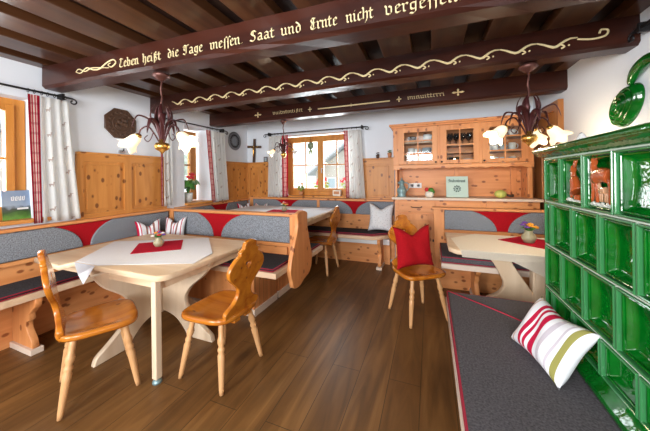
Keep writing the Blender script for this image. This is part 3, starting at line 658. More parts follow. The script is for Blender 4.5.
# stove bench
t = thing('stove_bench', 'pale wooden bench running along the foot of the green tiled stove', 'bench', (0.35, 1.0, 0))
bp_ = [(0.10, -0.5), (0.62, -0.5), (0.62, 1.99), (1.30, 1.99), (1.30, 2.29), (0.10, 2.29)]
MB().poly(bp_, 0.405, 0.448, 0.006).build('seat_board', 'plinth', t)
bq = [(0.30, -0.5), (0.62, -0.5), (0.62, 1.99), (1.28, 1.99), (1.28, 2.2), (0.30, 2.2)]
MB().poly(bq, 0.0, 0.405).build('base_box', 'plaster', t)
t = cushion('seat_cushion', 'long dark grey cushion with red piping on the stove bench, mitred at its far corner', [(p[0] + (0.012 if p[0] < .2 else 0), p[1] - (0.012 if p[1] > 2.1 else 0)) for p in bp_], 0.449, 0.50, 'char2')
MB().tube([(0.118, 2.272, 0.502), (0.36, 2.08, 0.503), (0.615, 1.86, 0.503)], 0.004, n=6).build('mitre_piping', 'piping', t)

# ------------------------------------------------------------------ tables
def cross_base(parent, cx, cy, h, rx, ry):
    def arm(r, ang):
        o = []
        o += spl([(0, h - .02), (r * 1.02, h - .02)], 2)[:1]
        out = spl([(r, h - .02), (r * .86, h * .80), (r * .60, h * .62), (r * .50, h * .46), (r * .58, h * .32), (r * .80, h * .17), (r * .96, h * .08), (r, 0)], 5)
        inn = spl([(r * .55, 0), (r * .47, h * .10), (r * .33, h * .20), (r * .16, h * .25), (0, h * .26)], 5)
        mb = MB(); mb.cut([[(0, h - .02)] + out + inn], 0.045, frame((cx, cy, 0), (math.cos(ang), math.sin(ang), 0), (0, 0, 1)), 0.006)
        mb.build('pedestal_wing', 'ash_z', parent)
    for i in range(4): arm((rx, ry * .75, rx * .95, ry)[i], i * PI / 2)
    MB().box(cx - .045, cx + .045, cy - .045, cy + .045, h * .24, h - .02, 0.006).build('pedestal_post', 'ash_z', parent)
def flat_cloth(name, label, group, pts, z, mat, drops=(), n=1):
    """cloth lying on a table; drops: (edge index, list of hanging points)"""
    t = MB(); t.cut([pts], 0.004, Matrix.Translation((0, 0, z)), 0.0)
    for d_ in drops:
        vs_ = [t.bm.verts.new(p) for p in d_]; f = t.bm.faces.new(vs_); bmesh.ops.solidify(t.bm, geom=[f], thickness=0.003)
    o = t.build(name, mat); return tag(o, label, 'tablecloth', group)
# table 1
t = thing('dining_table', 'pale ash table with cut corners and curved pedestal wings, front left', 'table', (-2.38, 1.78, 0))
top = [(-3.13, 1.21), (-2.66, 1.165), (-2.66, 1.255), (-1.76, 1.255)] + arc(-1.76, 1.345, 0.09, 0.09, -90, 0, 5) + [(-1.67, 2.20), (-1.76, 2.29), (-3.05, 2.29), (-3.13, 2.21)]
MB().poly(top, 0.70, 0.742, 0.008).build('tabletop', 'ash', t)
MB().box(-3.0, -1.78, 1.33, 1.36, 0.62, 0.70).build('apron', 'ash', t); MB().box(-1.80, -1.77, 1.36, 2.2, 0.62, 0.70).build('apron', 'ash', t)
cross_base(t, -2.36, 1.78, 0.70, 0.62, 0.56)
lg = MB(); lg.box(-1.785, -1.74, 1.265, 1.31, 0.03, 0.70, 0.006); lg = lg.build('support_leg', 'ash_z', t)
MB().lathe([(0.0, 0.0), (0.03, 0.0), (0.03, 0.012), (0.012, 0.03), (0, 0.03)], (-1.762, 1.287, 0)).build('leg_foot', 'pewter', lg, label='small greenish foot pad')
ca = [(-2.64, 1.262), (-2.40, 1.262), (-1.62 + .0, 1.72), (-2.26, 2.26), (-3.06, 1.80)]
ca = [(-2.64, 1.262), (-2.37, 1.262), (-1.70, 1.54), (-1.76, 1.80), (-2.25, 2.25), (-3.08, 1.80)]
flat_cloth('tablecloth', 'white cloth laid diagonally on the front left table, one corner hanging', 'white table cloths', ca, 0.746, 'linen',
           [[(-2.64, 1.250, 0.745), (-2.37, 1.250, 0.745), (-2.40, 1.235, 0.69), (-2.47, 1.225, 0.60), (-2.55, 1.232, 0.66)]])
flat_cloth('table_runner', 'red cloth under the flower vase on the front left table', 'red table cloths', [(-2.424, 1.54), (-2.13, 1.80), (-2.43, 2.08), (-2.73, 1.82)], 0.750, 'redcloth')
# table 2
t = thing('dining_table', 'table covered by a white cloth in the rear left corner beyond the partition', 'table', (-2.25, 3.6, 0))
MB().poly([(-3.07, 3.02), (-1.43, 3.02), (-1.43, 4.22), (-3.07, 4.22)], 0.825, 0.868, 0.006).build('tabletop', 'ash', t)
MB().box(-2.95, -1.53, 3.10, 3.13, 0.74, 0.825).build('apron', 'ash', t); MB().box(-1.56, -1.53, 3.13, 4.12, 0.74, 0.825).build('apron', 'ash', t)
cross_base(t, -2.25, 3.6, 0.825, 0.5, 0.3)
flat_cloth('tablecloth', 'white cloth covering the rear left table', 'white table cloths', [(-3.05, 3.03), (-1.45, 3.03), (-1.45, 4.20), (-3.05, 4.20)], 0.872, 'linen')
flat_cloth('table_runner', 'pinkish red cloth under the small flowers on the rear left table', 'red table cloths', [(-2.30, 3.38), (-1.80, 3.42), (-1.86, 3.78), (-2.36, 3.72)], 0.876, 'redcloth')
# table 3
t = thing('dining_table', 'pale table with curved pedestal beside the green stove on the right', 'table', (0.75, 2.95, 0))
MB().poly([(0.15, 2.68), (0.21, 2.60), (1.27, 2.60), (1.27, 3.36), (0.15, 3.36)], 0.70, 0.742, 0.008).build('tabletop', 'ash', t)
mb = MB(); mb.cut([spl([(0.40, 0.70), (0.52, 0.60), (0.585, 0.48), (0.615, 0.385), (0.57, 0.30), (0.47, 0.235), (0.36, 0.10), (0.33, 0.0)], 5) + [(0.60, 0.0), (0.66, 0.12), (0.76, 0.16)] + spl([(0.86, 0.30), (0.78, 0.43), (0.68, 0.60), (0.66, 0.70)], 5)], 0.07, frame((0, 2.90, 0), (1, 0, 0), (0, 0, 1)), 0.008); mb.build('pedestal_wing', 'ash_z', t)
mb = MB(); mb.cut([spl([(0.0, 0.68), (0.08, 0.5), (0.10, 0.3), (0.02, 0.0), (0.20, 0.0), (0.28, 0.3), (0.26, 0.5), (0.34, 0.68)], 5)], 0.07, frame((0.88, 2.74, 0), (0, 1, 0), (0, 0, 1)), 0.008); mb.build('pedestal_wing', 'ash_z', t)
MB().box(0.83, 0.93, 2.85, 2.95, 0.1, 0.70, 0.01).build('pedestal_post', 'ash_z', t)
flat_cloth('tablecloth', 'cream white cloth on the right table, hanging over its near edge', 'white table cloths', [(0.24, 2.59), (1.26, 2.59), (1.26, 3.30), (0.45, 3.34), (0.19, 3.05)], 0.745, 'cream',
           [[(0.24, 2.587, 0.745), (1.26, 2.587, 0.745), (1.26, 2.570, 0.48), (1.0, 2.568, 0.49), (0.80, 2.572, 0.60), (0.62, 2.575, 0.685), (0.25, 2.578, 0.69)]])
flat_cloth('table_runner', 'red cloth under the orange and purple flowers on the right table', 'red table cloths', [(0.62, 3.10), (0.95, 2.80), (1.22, 3.05), (0.88, 3.34)], 0.749, 'redcloth')

# ------------------------------------------------------------------ chairs
def outline_back():
    R = [(0.0, .160), (.035, .172), (.06, .150), (.085, .105), (.12, .074), (.155, .066), (.19, .078), (.235, .125), (.275, .165), (.315, .182), (.355, .172), (.395, .140), (.415, .112), (.425, .092), (.437, .096), (.452, .090), (.466, .066), (.480, .062), (.498, .060), (.512, .044), (.52, .014)]
    r = spl([(w, h) for h, w in R], 4); return r + [(-x, y) for x, y in reversed(r)]
def heart(cx, cy, s): return [(cx + s * .9 * (16 * math.sin(a) ** 3) / 16, cy + s * (13 * math.cos(a) - 5 * math.cos(2 * a) - 2 * math.cos(3 * a) - math.cos(4 * a)) / 16) for a in [2 * PI * k / 24 for k in range(24)]]
def make_chair(label, group):
    t = thing('dining_chair', label, 'chair', (0, 0, 0), 0, group)
    mb = MB(); NR, NA = 9, 36; rings = []
    def sh(a, f):   # seat outline, front (y+) wider
        c, s_ = math.cos(a), math.sin(a); e = 0.52
        x = math.copysign(abs(c) ** e, c); y = math.copysign(abs(s_) ** e, s_)
        return x * (0.222 + 0.02 * y) * f, y * 0.212 * f
    def ring(f, z): return [mb.bm.verts.new((*sh(2 * PI * k / NA, f), z)) for k in range(NA)]
    c0 = mb.bm.verts.new((0, 0, 0.447)); prof = [(0.25, 0.4475), (0.5, 0.450), (0.68, 0.455), (0.80, 0.461), (0.88, 0.465), (0.95, 0.4655), (0.99, 0.462), (1.0, 0.452), (1.0, 0.440), (0.975, 0.430)]
    rs = [ring(f, z) for f, z in prof]
    for k in range(NA): f = mb.bm.faces.new((c0, rs[0][k], rs[0][(k + 1) % NA])); f.smooth = True
    for i in range(len(rs) - 1):
        for k in range(NA): f = mb.bm.faces.new((rs[i][k], rs[i + 1][k], rs[i + 1][(k + 1) % NA], rs[i][(k + 1) % NA])); f.smooth = True
    mb.bm.faces.new(rs[-1]); mb.build('seat', 'chair', t, local=True)
    a = math.radians(10)
    F = frame((0, -0.178, 0.455), (1, 0, 0), (0, -math.sin(a), math.cos(a)))
    mb = MB(); mb.cut([outline_back(), heart(0, .345, .030)], 0.03, F, 0.006); mb.build('backrest', 'chair', t, local=True)
    for sx in (-.055, .055): MB().box(sx - .03, sx + .03, -0.195, -0.145, 0.40, 0.432, 0.006).build('seat_cleat', 'chair', t, local=True)
    lp = [(0.0, 0.0), (.0115, 0), (.014, .03), (.020, .20), (.0215, .235), (.016, .25), (.0205, .262), (.021, .275), (.015, .29), (.0215, .31), (.0225, .33), (.016, .352), (.0165, .40), (.0145, .45), (0, .45)]
    for sx in (-1, 1):
        for sy in (-1, 1):
            top_, bot = Vector((sx * .135, sy * .125, .435)), Vector((sx * .205, sy * .19, 0.004)); d_ = (top_ - bot); q = d_.to_track_quat('Z', 'Y').to_matrix().to_4x4(); sc = d_.length / .45
            mb = MB(); mb.lathe([(r * 1.12, z * sc) for r, z in lp], bot, 12, q); mb.build('leg', 'chair_leg', t, local=True)
    return t
def face(fx, fy): return math.atan2(-fx, fy)
c1 = make_chair('varnished wooden chair at the front left table, nearest the long wall bench', None)
c1.location = (-2.125, 1.14, 0); c1.rotation_euler = (0, 0, face(.43, .90))
dup(c1, (-1.445, 1.565, 0), face(-1.0, 0.04), 'varnished wooden chair at the front left table, nearest the partition end board')
dup(c1, (-0.135, 2.83, 0), face(.61, -.79), 'varnished wooden chair with a red pillow on it, in the middle of the room')
dup(c1, (-1.53, 3.71, 0), face(-1.0, 0.05), 'varnished wooden chair at the rear left table, partly behind the end board')

# ------------------------------------------------------------------ pillows
def pillow(name, label, loc, rz, tilt, w, h, th, mat, chop=0.12, roll=0.0, group=None, basis=None):
    t = MB(); n = 26
    def P_(u, v, sg):
        x, y = 2 * u - 1, 2 * v - 1
        pin = 1 - 0.10 * (1 - x * x) * 0 ; px = x * (1 - 0.13 * (1 - y * y)); py = y * (1 - 0.13 * (1 - x * x))
        k = (max(0, 1 - x ** 4) * max(0, 1 - y ** 4)) ** 0.6
        py -= chop * 2 / 1 * math.exp(-(x / .42) ** 2) * max(0, (y + 1) / 2) ** 2
        z = sg * th / 2 * k * (1 - 0.45 * chop * 4 * math.exp(-(x / .3) ** 2) * max(0, (y + 1) / 2))
        z += 0.006 * math.sin(7 * x + 3 * y) * k
        return Vector((px * w / 2, py * h / 2, z))
    m = Matrix.Rotation(rz, 4, 'Z') @ Matrix.Rotation(tilt, 4, 'X') @ Matrix.Rotation(roll, 4, 'Z') @ Matrix.Identity(4)
    if basis: m = basis
    for sg in (1, -1): t.grid(lambda u, v: m @ P_(u, v, sg), n, n)
    bmesh.ops.remove_doubles(t.bm, verts=t.bm.verts[:], dist=0.0004)
    zmin = min(v.co.z for v in t.bm.verts)
    for v in t.bm.verts: v.co += Vector((loc[0], loc[1], loc[2] - zmin))
    return tag(t.build(name, mat), label, 'pillow', group)
R_ = math.radians
bx_ = Vector((.10, -.40, 0.0)).normalized(); by_ = Vector((.13, .10, .22)); by_ = (by_ - bx_ * by_.dot(bx_)).normalized(); STB = frame((0, 0, 0), bx_, by_)
pillow('pillow', 'striped white, red and olive pillow leaning on the green stove', (0.520, 1.575, 0.503), 0, 0, 0.365, 0.285, 0.115, 'stripe_stove', 0.05, basis=STB)
pillow('pillow', 'bright red pillow standing on the chair in the middle of the room', (-0.165, 2.86, 0.47), face(.61, -.79) + PI, R_(80), 0.43, 0.42, 0.14, 'red', 0.17)
pillow('pillow', 'white small-patterned pillow at the right end of the bench under the back window', (-0.72, 4.20, 0.536), R_(-4), R_(76), 0.40, 0.44, 0.14, 'dotcloth', 0.15)
pillow('pillow', 'striped corner pillow by the front left table, left one against the wall bench', (-3.20, 2.26, 0.545), R_(72), R_(76), 0.28, 0.36, 0.10, 'stripe_corner', 0.16)
pillow('pillow', 'striped corner pillow by the front left table, right one against the partition', (-3.10, 2.53, 0.545), R_(20), R_(76), 0.28, 0.36, 0.10, 'stripe_corner', 0.16)
pillow('pillow', 'striped pillow in the rear corner, left one of the pair behind the rear table', (-3.195, 4.06, 0.60), R_(66), R_(78), 0.26, 0.34, 0.09, 'stripe_corner', 0.16)
pillow('pillow', 'striped pillow in the rear corner, right one of the pair behind the rear table', (-2.95, 4.22, 0.60), R_(10), R_(78), 0.26, 0.32, 0.09, 'stripe_corner', 0.16)

# ------------------------------------------------------------------ green tiled stove
SX = 0.64
t = thing('tiled_stove', 'large green glazed tiled stove with two animal relief tiles in its top row', 'stove', (1.0, 1.0, 0))
def prism_y(mb, prof, y0, y1): mb.cut([prof], y1 - y0, frame((0, (y0 + y1) / 2, 0), (1, 0, 0), (0, 0, 1)), 0.0)
for a, b in ((0.2, 0.62), (0.625, 1.04), (1.045, 1.46), (1.465, 1.985)):
    mb = MB(); prism_y(mb, [(SX + .02, 1.484), (SX - .004, 1.488), (SX - .018, 1.500), (SX - .026, 1.512), (SX - .052, 1.516), (SX - .060, 1.526), (SX - .056, 1.540), (SX - .03, 1.549), (SX + .02, 1.552), (0.80, 1.552), (0.80, 1.484)], a, b); mb.build('cornice_tile', 'glaze', t)
MB().box(0.62, XR - 0.01, 1.962, 2.05, 1.50, 1.545, 0.012).build('end_cornice', 'glaze', t)
MB().box(0.80, XR - 0.01, 0.2, 1.96, 1.545, 1.575, 0.005).build('top_slab', 'terracotta', t, label='orange brick top slab')
for a, b in ((0.2, 0.75), (0.755, 1.10), (1.105, 1.445), (1.45, 1.80), (1.805, 1.99)):
    mb = MB(); prism_y(mb, [(SX + .02, 0.505), (SX + .02, 0.575), (SX - .004, 0.572), (SX - .012, 0.555), (SX - .035, 0.54), (SX - .04, 0.52), (SX - .03, 0.505)], a, b); mb.build('base_tile', 'glaze', t)
FT = lambda y, z: frame((SX, y, z), (0, -1, 0), (0, 0, 1))
def tile(w, h, boss=0.0):
    """returns (dish mesh, rim mesh, inner rim mesh) centred on the local origin, +z toward the room"""
    def hf(x, y):
        dx, dy = w / 2 - .012 - abs(x), h / 2 - .012 - abs(y); d = min(dx, dy)
        e = min(1, max(0, d / 0.03)); z = -0.004 - 0.026 * (e * e * (3 - 2 * e))
        rr = math.hypot(x / (w / 2), y / (h / 2)); z -= 0.010 * max(0, 1 - (rr / .95) ** 2) ** 1.0
        z += 0.006 * math.exp(-(math.hypot(x, y + h * .17) / .022) ** 2)
        if boss: z += boss * max(0, 1 - (math.hypot(x, y) / .055) ** 2) ** .5 if math.hypot(x, y) < .055 else 0
        return z
    mb = MB(); mb.grid(lambda u, v: Vector(((u - .5) * (w - .03), (v - .5) * (h - .03), hf((u - .5) * (w - .03), (v - .5) * (h - .03)))), 40, 40)
    me = bpy.data.meshes.new('tile'); mb.bm.to_mesh(me); mb.bm.free(); me.materials.append(M['glaze'])
    def ringm(o, i, t_, z, mat):
        mb = MB(); R = lambda a: [(-w / 2 + a, -h / 2 + a), (w / 2 - a, -h / 2 + a), (w / 2 - a, h / 2 - a), (-w / 2 + a, h / 2 - a)]
        mb.cut([R(o), R(i)], t_, Matrix.Translation((0, 0, z)), 0.004)
        for f in mb.bm.faces: f.smooth = False
        m_ = bpy.data.meshes.new('rim'); mb.bm.to_mesh(m_); mb.bm.free(); m_.materials.clear(); m_.materials.append(M[mat])
        for p in m_.polygons: p.material_index = 0
        return m_
    return me, ringm(0.003, 0.012, 0.040, -0.010, 'glaze_edge'), ringm(0.016, 0.024, 0.010, -0.006, 'glaze')
cache = {}
def put_tile(y0, y1, z0, z1, boss=0.0, relief=None):
    w, h = y1 - y0, z1 - z0; key = (round(w, 3), round(h, 3), boss)
    if key not in cache: cache[key] = tile(w, h, boss)
    a, b, c = cache[key]; cy, cz = (y0 + y1) / 2, (z0 + z1) / 2
    o = bpy.data.objects.new('tile', a); COL.objects.link(o); o.parent = t
    o.matrix_local = Matrix.Translation(-t.location) @ FT(cy, cz)
    for me, nm in ((b, 'rim'), (c, 'inner_rim')):
        r = bpy.data.objects.new(nm, me); COL.objects.link(r); r.parent = o
    return o
rows = [(1.238, 1.484, [1.965, 1.76, 1.532, 1.318, 0.90, 0.68, 0.46, 0.24]), (0.985, 1.234, [1.965, 1.878, 1.64, 1.415, 1.205, 0.99, 0.775, 0.56, 0.345]),
        (0.737, 0.981, [1.965, 1.755, 1.54, 1.315, 1.10, 0.885, 0.67, 0.455, 0.24]), (0.575, 0.733, [1.965, 1.87, 1.64, 1.415, 1.20, 0.985, 0.77, 0.555, 0.34])]
mb = MB(); mb.box(SX + 0.046, XR - 0.01, 0.2, 1.965, 0.0, 1.50)
for z0, z1, ys in rows:
    mb.box(SX - 0.004, SX + 0.05, ys[-1], 1.965, z1 - .001, z1 + .005)
    for y in ys[1:-1]: mb.box(SX - 0.004, SX + 0.05, y - .0035, y + .0035, z0, z1)
mb.build('core', 'grout', t, label='pale joints between the tiles')
special = {}
for ri, (z0, z1, ys) in enumerate(rows):
    for ci, (b, a) in enumerate(zip(ys[:-1], ys[1:])):
        if b - a < 0.12 and False: continue
        special[(ri, ci)] = put_tile(a + .002, b - .002, z0, z1, 0.02 if ri == 0 and ci in (3,) else 0.0)
# animal reliefs (local tile frame : x toward the camera side, y up)
def blob(mb, pts, rad, flat=0.55): mb.tube([(p[0], p[1], -0.010) for p in spl(pts, 3)], [rad[0] + (rad[-1] - rad[0]) * i / (len(spl(pts, 3)) - 1) for i in range(len(spl(pts, 3)))] if len(rad) == 2 else rad[0], n=8, flat=flat, up=(0, 0, 1))
o = special[(0, 2)]; mb = MB()
blob(mb, [(-.045, .020), (.0, .030), (.055, .022)], (.034, .030)); blob(mb, [(-.045, .03), (-.060, .062), (-.058, .078)], (.024, .015)); blob(mb, [(-.050, .088), (-.082, .078)], (.020, .009))
blob(mb, [(-.050, .095), (-.066, .112)], (.008, .003)); blob(mb, [(-.040, .096), (-.030, .112)], (.008, .003)); blob(mb, [(.075, .035), (.084, .015)], (.010, .005))
for x, dx in ((-.060, -.012), (-.040, .006), (.056, -.004), (.078, .004)): blob(mb, [(x, .01), (x + .006 + dx / 2, -.035), (x + dx, -.085)], (.017, .008))
mb.build('animal_relief', 'glaze_brown', o, local=True, label='brown glazed deer relief')
mb = MB(); blob(mb, [(-.010, -.035), (.028, -.032)], (.015, .014)); blob(mb, [(-.012, -.030), (-.022, -.006)], (.010, .009))
for x in (-.012, .002, .022, .034): blob(mb, [(x, -.04), (x, -.080)], (.006, .005))
mb.build('fawn_relief', 'fawn', o, local=True, label='pale brown fawn relief')
def tufts(o):
    mb = MB()
    for k in range(13): mb.ball((-.075 + k * .0125, -.094 + .006 * math.sin(k * 2.3), -.012), 0.012, (1, .7, .5), 6)
    mb.build('grass_relief', 'glaze_white', o, local=True, label='pale grass relief')
tufts(o)
o = special[(0, 1)]; mb = MB()
blob(mb, [(.025, -.050), (.010, -.02), (-.008, .015)], (.048, .026)); blob(mb, [(-.010, .02), (-.012, .045)], (.020, .016)); blob(mb, [(-.006, .060), (-.036, .050)], (.020, .010))
blob(mb, [(-.006, .07), (.006, .108)], (.010, .005)); blob(mb, [(.004, .068), (.026, .100)], (.010, .005)); blob(mb, [(-.020, .0), (-.034, -.04), (-.030, -.082)], (.012, .009)); blob(mb, [(.0, -.078), (.055, -.076)], (.016, .014)); blob(mb, [(.070, -.055), (.076, -.040)], (.012, .008))
mb.build('animal_relief', 'glaze_brown', o, local=True, label='brown glazed seated hare relief'); tufts(o)
# ornament on the stove
o = thing('pottery_ornament', 'small white pottery cone with dark swirls standing on the green stove', 'ornament', (0.80, 1.90, 1.552))
MB().lathe([(0, 0), (.042, 0), (.046, .02), (.04, .05), (.027, .08), (.012, .105), (0, .115)], (.80, 1.90, 1.552 if 0 else 1.575), 18).build('body', 'porcelain', o)
mb = MB(); mb.tube([((.80 + (.049 - .044 * (k / 60) ** 1.25) * math.cos(k * .5)), 1.90 + (.049 - .044 * (k / 60) ** 1.25) * math.sin(k * .5), 1.59 + .095 * k / 60) for k in range(61)], 0.0045, n=6); mb.build('swirl', 'ink', o)
for c in o.children:
    c.data.transform(Matrix.Scale(0.78, 4) @ Matrix.Translation((0, 0, -0.023)))
o.location = (0.82, 1.99, 1.546)
# ceramic moulds on the right wall
def mould(name, label, cy, cz, a, b, rot, dep, crescent=False):
    mb = MB(); m = frame((XR - 0.002, cy, cz), (0, -math.cos(rot), math.sin(rot)), (0, math.sin(rot), math.cos(rot)))
    def f(u, v):
        r, q = u, 2 * PI * v
        x, y = r * math.cos(q) * a, r * math.sin(q) * b
        if crescent: y -= 0.9 * b * (1 - (x / a) ** 2) * 0 - 0.6 * a * (x / a) ** 2 * -1
        z = dep * math.sqrt(max(0, 1 - r ** 2.4)) * (1 + 0.10 * math.cos(r * 30))
        return m @ Vector((x, y, z))
    mb.grid(f, 36, 40); bmesh.ops.remove_doubles(mb.bm, verts=mb.bm.verts[:], dist=0.0003); 
    o = mb.build(name, 'glaze'); return tag(o, label, 'baking mould')
mould('baking_mould', 'ridged green shell-shaped ceramic mould hanging on the white wall', 2.53, 1.865, 0.17, 0.115, R_(42), 0.075)
mb = MB(); p_ = spl([(XR - .03, 2.47, 2.00), (XR - .035, 2.42, 2.05), (XR - .04, 2.35, 2.085), (XR - .04, 2.26, 2.10), (XR - .035, 2.17, 2.07), (XR - .03, 2.12, 2.01)], 8)
mb.tube(p_, [(.010 + .026 * math.sin(PI * i / (len(p_) - 1)) ** .6) * 1 for i in range(len(p_))], 14, 1.0, up=(1, 0, 0)); tag(mb.build('baking_mould', 'glaze'), 'curved green ceramic mould cut by the right edge of the photo', 'baking mould')

# ------------------------------------------------------------------ sideboard
t = thing('sideboard', 'tall knotty pine sideboard with three glazed doors against the back wall', 'sideboard', (0.34, 4.15, 0))
UX0, UX1, UY, UB = -0.52, 1.15, 3.98, 4.36
MB().box(-0.50, 1.19, 3.92, 4.40, 0.0, 1.055).build('lower_body', 'pine_x', t)
MB().box(-0.54, 1.215, 3.87, 4.405, 1.06, 1.092, 0.006).build('counter_top', 'plinth', t)
MB().box(-0.50, 1.16, 4.30, 4.33, 1.092, 1.56).build('back_panel', 'pine_x', t)
for a, b in ((-0.50, -0.43), (0.30, 0.345), (0.98, 1.05)): MB().box(a, b, 4.27, 4.30, 1.092, 1.52, 0.003).build('back_stile', 'pine_z', t)
for a, b in ((-0.505, -0.475), (1.10, 1.15)): MB().box(a, b, 4.02, 4.30, 1.092, 1.53, 0.003).build('side_bracket', 'pine_z', t)
MB().box(UX0, UX0 + .02, UY, UB, 1.53, 2.08).build('side_panel', 'pine_z', t); MB().box(UX1 - .02, UX1, UY, UB, 1.53, 2.08).build('side_panel', 'pine_z', t)
MB().box(UX0, UX1, UB - .012, UB, 1.53, 2.08).build('cabinet_back', 'pine_x', t)
MB().box(UX0, UX1, UY, UB, 1.515, 1.54).build('cabinet_floor', 'pine_x', t); MB().box(UX0, UX1, UY, UB, 2.06, 2.085).build('cabinet_roof', 'pine_x', t)
mb = MB(); prism = [(0, 0), (-.03, 0), (-.045, .02), (-.065, .035), (-.065, .055), (0, .055)]
mb.box(UX0 - .05, UX1 + .05, UY - .055, UB + .03, 2.098, 2.128, .006); mb.box(UX0 - .025, UX1 + .025, UY - .03, UB + .01, 2.075, 2.10, .006); mb.build('cornice', 'pine_x', t)
sc = [(UX0, 1.545), (UX0, 1.475)]; nn = 7
for i in range(nn):
    a = UX0 + .08 + (UX1 - UX0 - .16) * i / nn; w_ = (UX1 - UX0 - .16) / nn
    sc += [(a, 1.478), (a + w_ * .15, 1.492), (a + w_ * .35, 1.498), (a + w_ * .5, 1.486), (a + w_ * .65, 1.498), (a + w_ * .85, 1.492)]
sc += [(UX1 - .08, 1.478), (UX1, 1.475), (UX1, 1.545)]
mb = MB(); mb.cut([sc[::-1]], 0.02, frame((0, UY - 0.012, 0), (1, 0, 0), (0, 0, 1)), 0.003); mb.build('scalloped_valance', 'pine_x', t)
for a, b in ((UX0, -0.45), (0.07, 0.10), (0.57, 0.60), (1.09, UX1)): MB().box(a, b, UY - .014, UY, 1.545, 2.075, .002).build('front_stile', 'pine_z', t)
MB().box(UX0 + .021, 0.585, UY + .03, UB - .013, 1.69, 1.708).build('shelf', 'pine_x', t)
shelf_z = {0: (1.694, 1.868), 1: (1.806,), 2: (1.704, 1.89)}
bpy.data.objects.remove(t.children[-1])
DX = [(-0.45, 0.07), (0.10, 0.57), (0.60, 1.09)]
for i, (a, b) in enumerate(DX):
    for z in shelf_z[i]: MB().box(a - .01, b + .01, UY + .04, UB - .013, z - .014, z, .002).build('shelf', 'pale', t)
    e = [(a, 1.55), (b, 1.55), (b, 2.07), (a, 2.07)]; g0 = 0.052; h_ = [(a + g0 * 1.6, 1.60), (b - g0 * 1.3, 1.60), (b - g0 * 1.3, 2.0), (a + g0 * 1.6, 2.0)]
    mb = MB(); mb.cut([e, h_], 0.024, frame((0, UY - .014, 0), (1, 0, 0), (0, 0, 1)), 0.003); dr = mb.build('glazed_door', 'pine_z', t)
    cx = (h_[0][0] + h_[1][0]) / 2
    mb = MB(); mb.box(cx - .008, cx + .008, UY - .022, UY - .008, 1.6, 2.0); mb.build('glazing_bar', 'pine_z', dr)
    for z in ((1.80,) if i == 1 else (1.70, 1.88)): MB().box(h_[0][0], h_[1][0], UY - .021, UY - .009, z - .008, z + .008).build('glazing_bar', 'pine_x', dr)
    MB().box(h_[0][0] - .004, h_[1][0] + .004, UY - .009, UY - .005, 1.596, 2.004).build('pane', 'pane', dr)
    kx = b - .025 if i == 0 else (a + .02)
    MB().lathe([(0, 0), (.012, .0), (.008, .012), (.013, .022), (.008, .03), (0, .031)], (kx, UY - .027, 1.575), 10, Matrix.Rotation(PI / 2, 4, 'X')).build('knob', 'handle', dr)
for i, (a, b) in enumerate(((-0.45, 0.03), (0.09, 0.57), (0.63, 1.12))):
    dr = MB().box(a, b, 3.90, 3.925, 0.885, 1.04, 0.006).build('drawer', 'pine_x', t)
    MB().tube(spl([((a + b) / 2 - .07, 3.90, .965), ((a + b) / 2 - .05, 3.875, .958), ((a + b) / 2 + .05, 3.875, .958), ((a + b) / 2 + .07, 3.90, .965)], 4), 0.006, 8).build('pull', 'handle', dr)
    dr = MB().box(a, b, 3.90, 3.925, 0.10, 0.86, 0.006).build('cupboard_door', 'pine_z', t)
    MB().box(a + .07, b - .07, 3.89, 3.905, 0.18, 0.78, 0.008).build('raised_panel', 'pine_z', dr)
    MB().box(b - .04, b - .02, 3.88, 3.90, 0.5, 0.53, 0.003).build('knob', 'handle', dr)
# crockery and glasses
def cup(label, x, y, z, r=0.042, h=0.075, mat='porcelain', handle=True, cat='cup', name='cup', group=None):
    o = thing(name, label, cat, (x, y, z), 0, group)
    MB().lathe([(0, .002), (r * .6, 0), (r * .7, .006), (r * .95, h * .45), (r, h), (r * .93, h), (r * .86, h * .45), (r * .55, .01), (0, .01)], (0, 0, 0), 18).build('body', mat, o, local=True)
    if handle: MB().tube(spl([(r * .9, 0, h * .8), (r * 1.5, 0, h * .75), (r * 1.5, 0, h * .35), (r * .85, 0, h * .25)], 4), r * .12, 6).build('handle', mat, o, local=True)
    return o
z1, z2, z0 = 1.868, 1.694, 1.541
cup('dark pot on the top shelf behind the left glass door', -0.27, 4.12, z1, 0.055, 0.09, 'darkware', True, 'pot', 'pot')
cup('large white cup on the top shelf behind the left glass door', -0.06, 4.12, z1, 0.058, 0.11)
cup('white cup at the left of the middle shelf behind the left glass door', -0.28, 4.12, z2, 0.05, 0.095)
cup('white cup next to the left end of the middle shelf, left glass door', -0.20, 4.16, z2, 0.045, 0.09)
cup('broad grey-blue cup at the right of the middle shelf, left glass door', -0.07, 4.12, z2, 0.062, 0.095, 'blueware')
cup('grey-blue bowl at the bottom left behind the left glass door', -0.26, 4.12, z0, 0.065, 0.08, 'blueware', False, 'bowl', 'bowl')
cup('grey-blue bowl at the bottom right behind the left glass door', -0.07, 4.12, z0, 0.07, 0.08, 'blueware', False, 'bowl', 'bowl')
def stemglass(label, x, y, z, s, group):
    o = MB().lathe([(0, 0), (.03, 0), (.030, .003), (.005, .008), (.004, .06), (.012, .07), (.034, .10), (.036, .125), (.030, .16), (.029, .16), (.034, .125), (.031, .102), (.010, .074), (0, .072)], (0, 0, 0), 14).build('wine_glass', 'drinkglass', None, local=True)
    o.scale = (s, s, s); o.location = (x, y, z); return tag(o, label, 'glass', group)
g0 = stemglass('clear stemmed glass on the upper shelf behind the middle glass door', 0.16, 4.08, 1.806, 1.0, 'stemmed glasses on the upper shelf')
for k in range(1, 10):
    c = g0.copy(); COL.objects.link(c); c.location = (0.16 + 0.078 * (k % 5), 4.08 + 0.12 * (k // 5), 1.806)
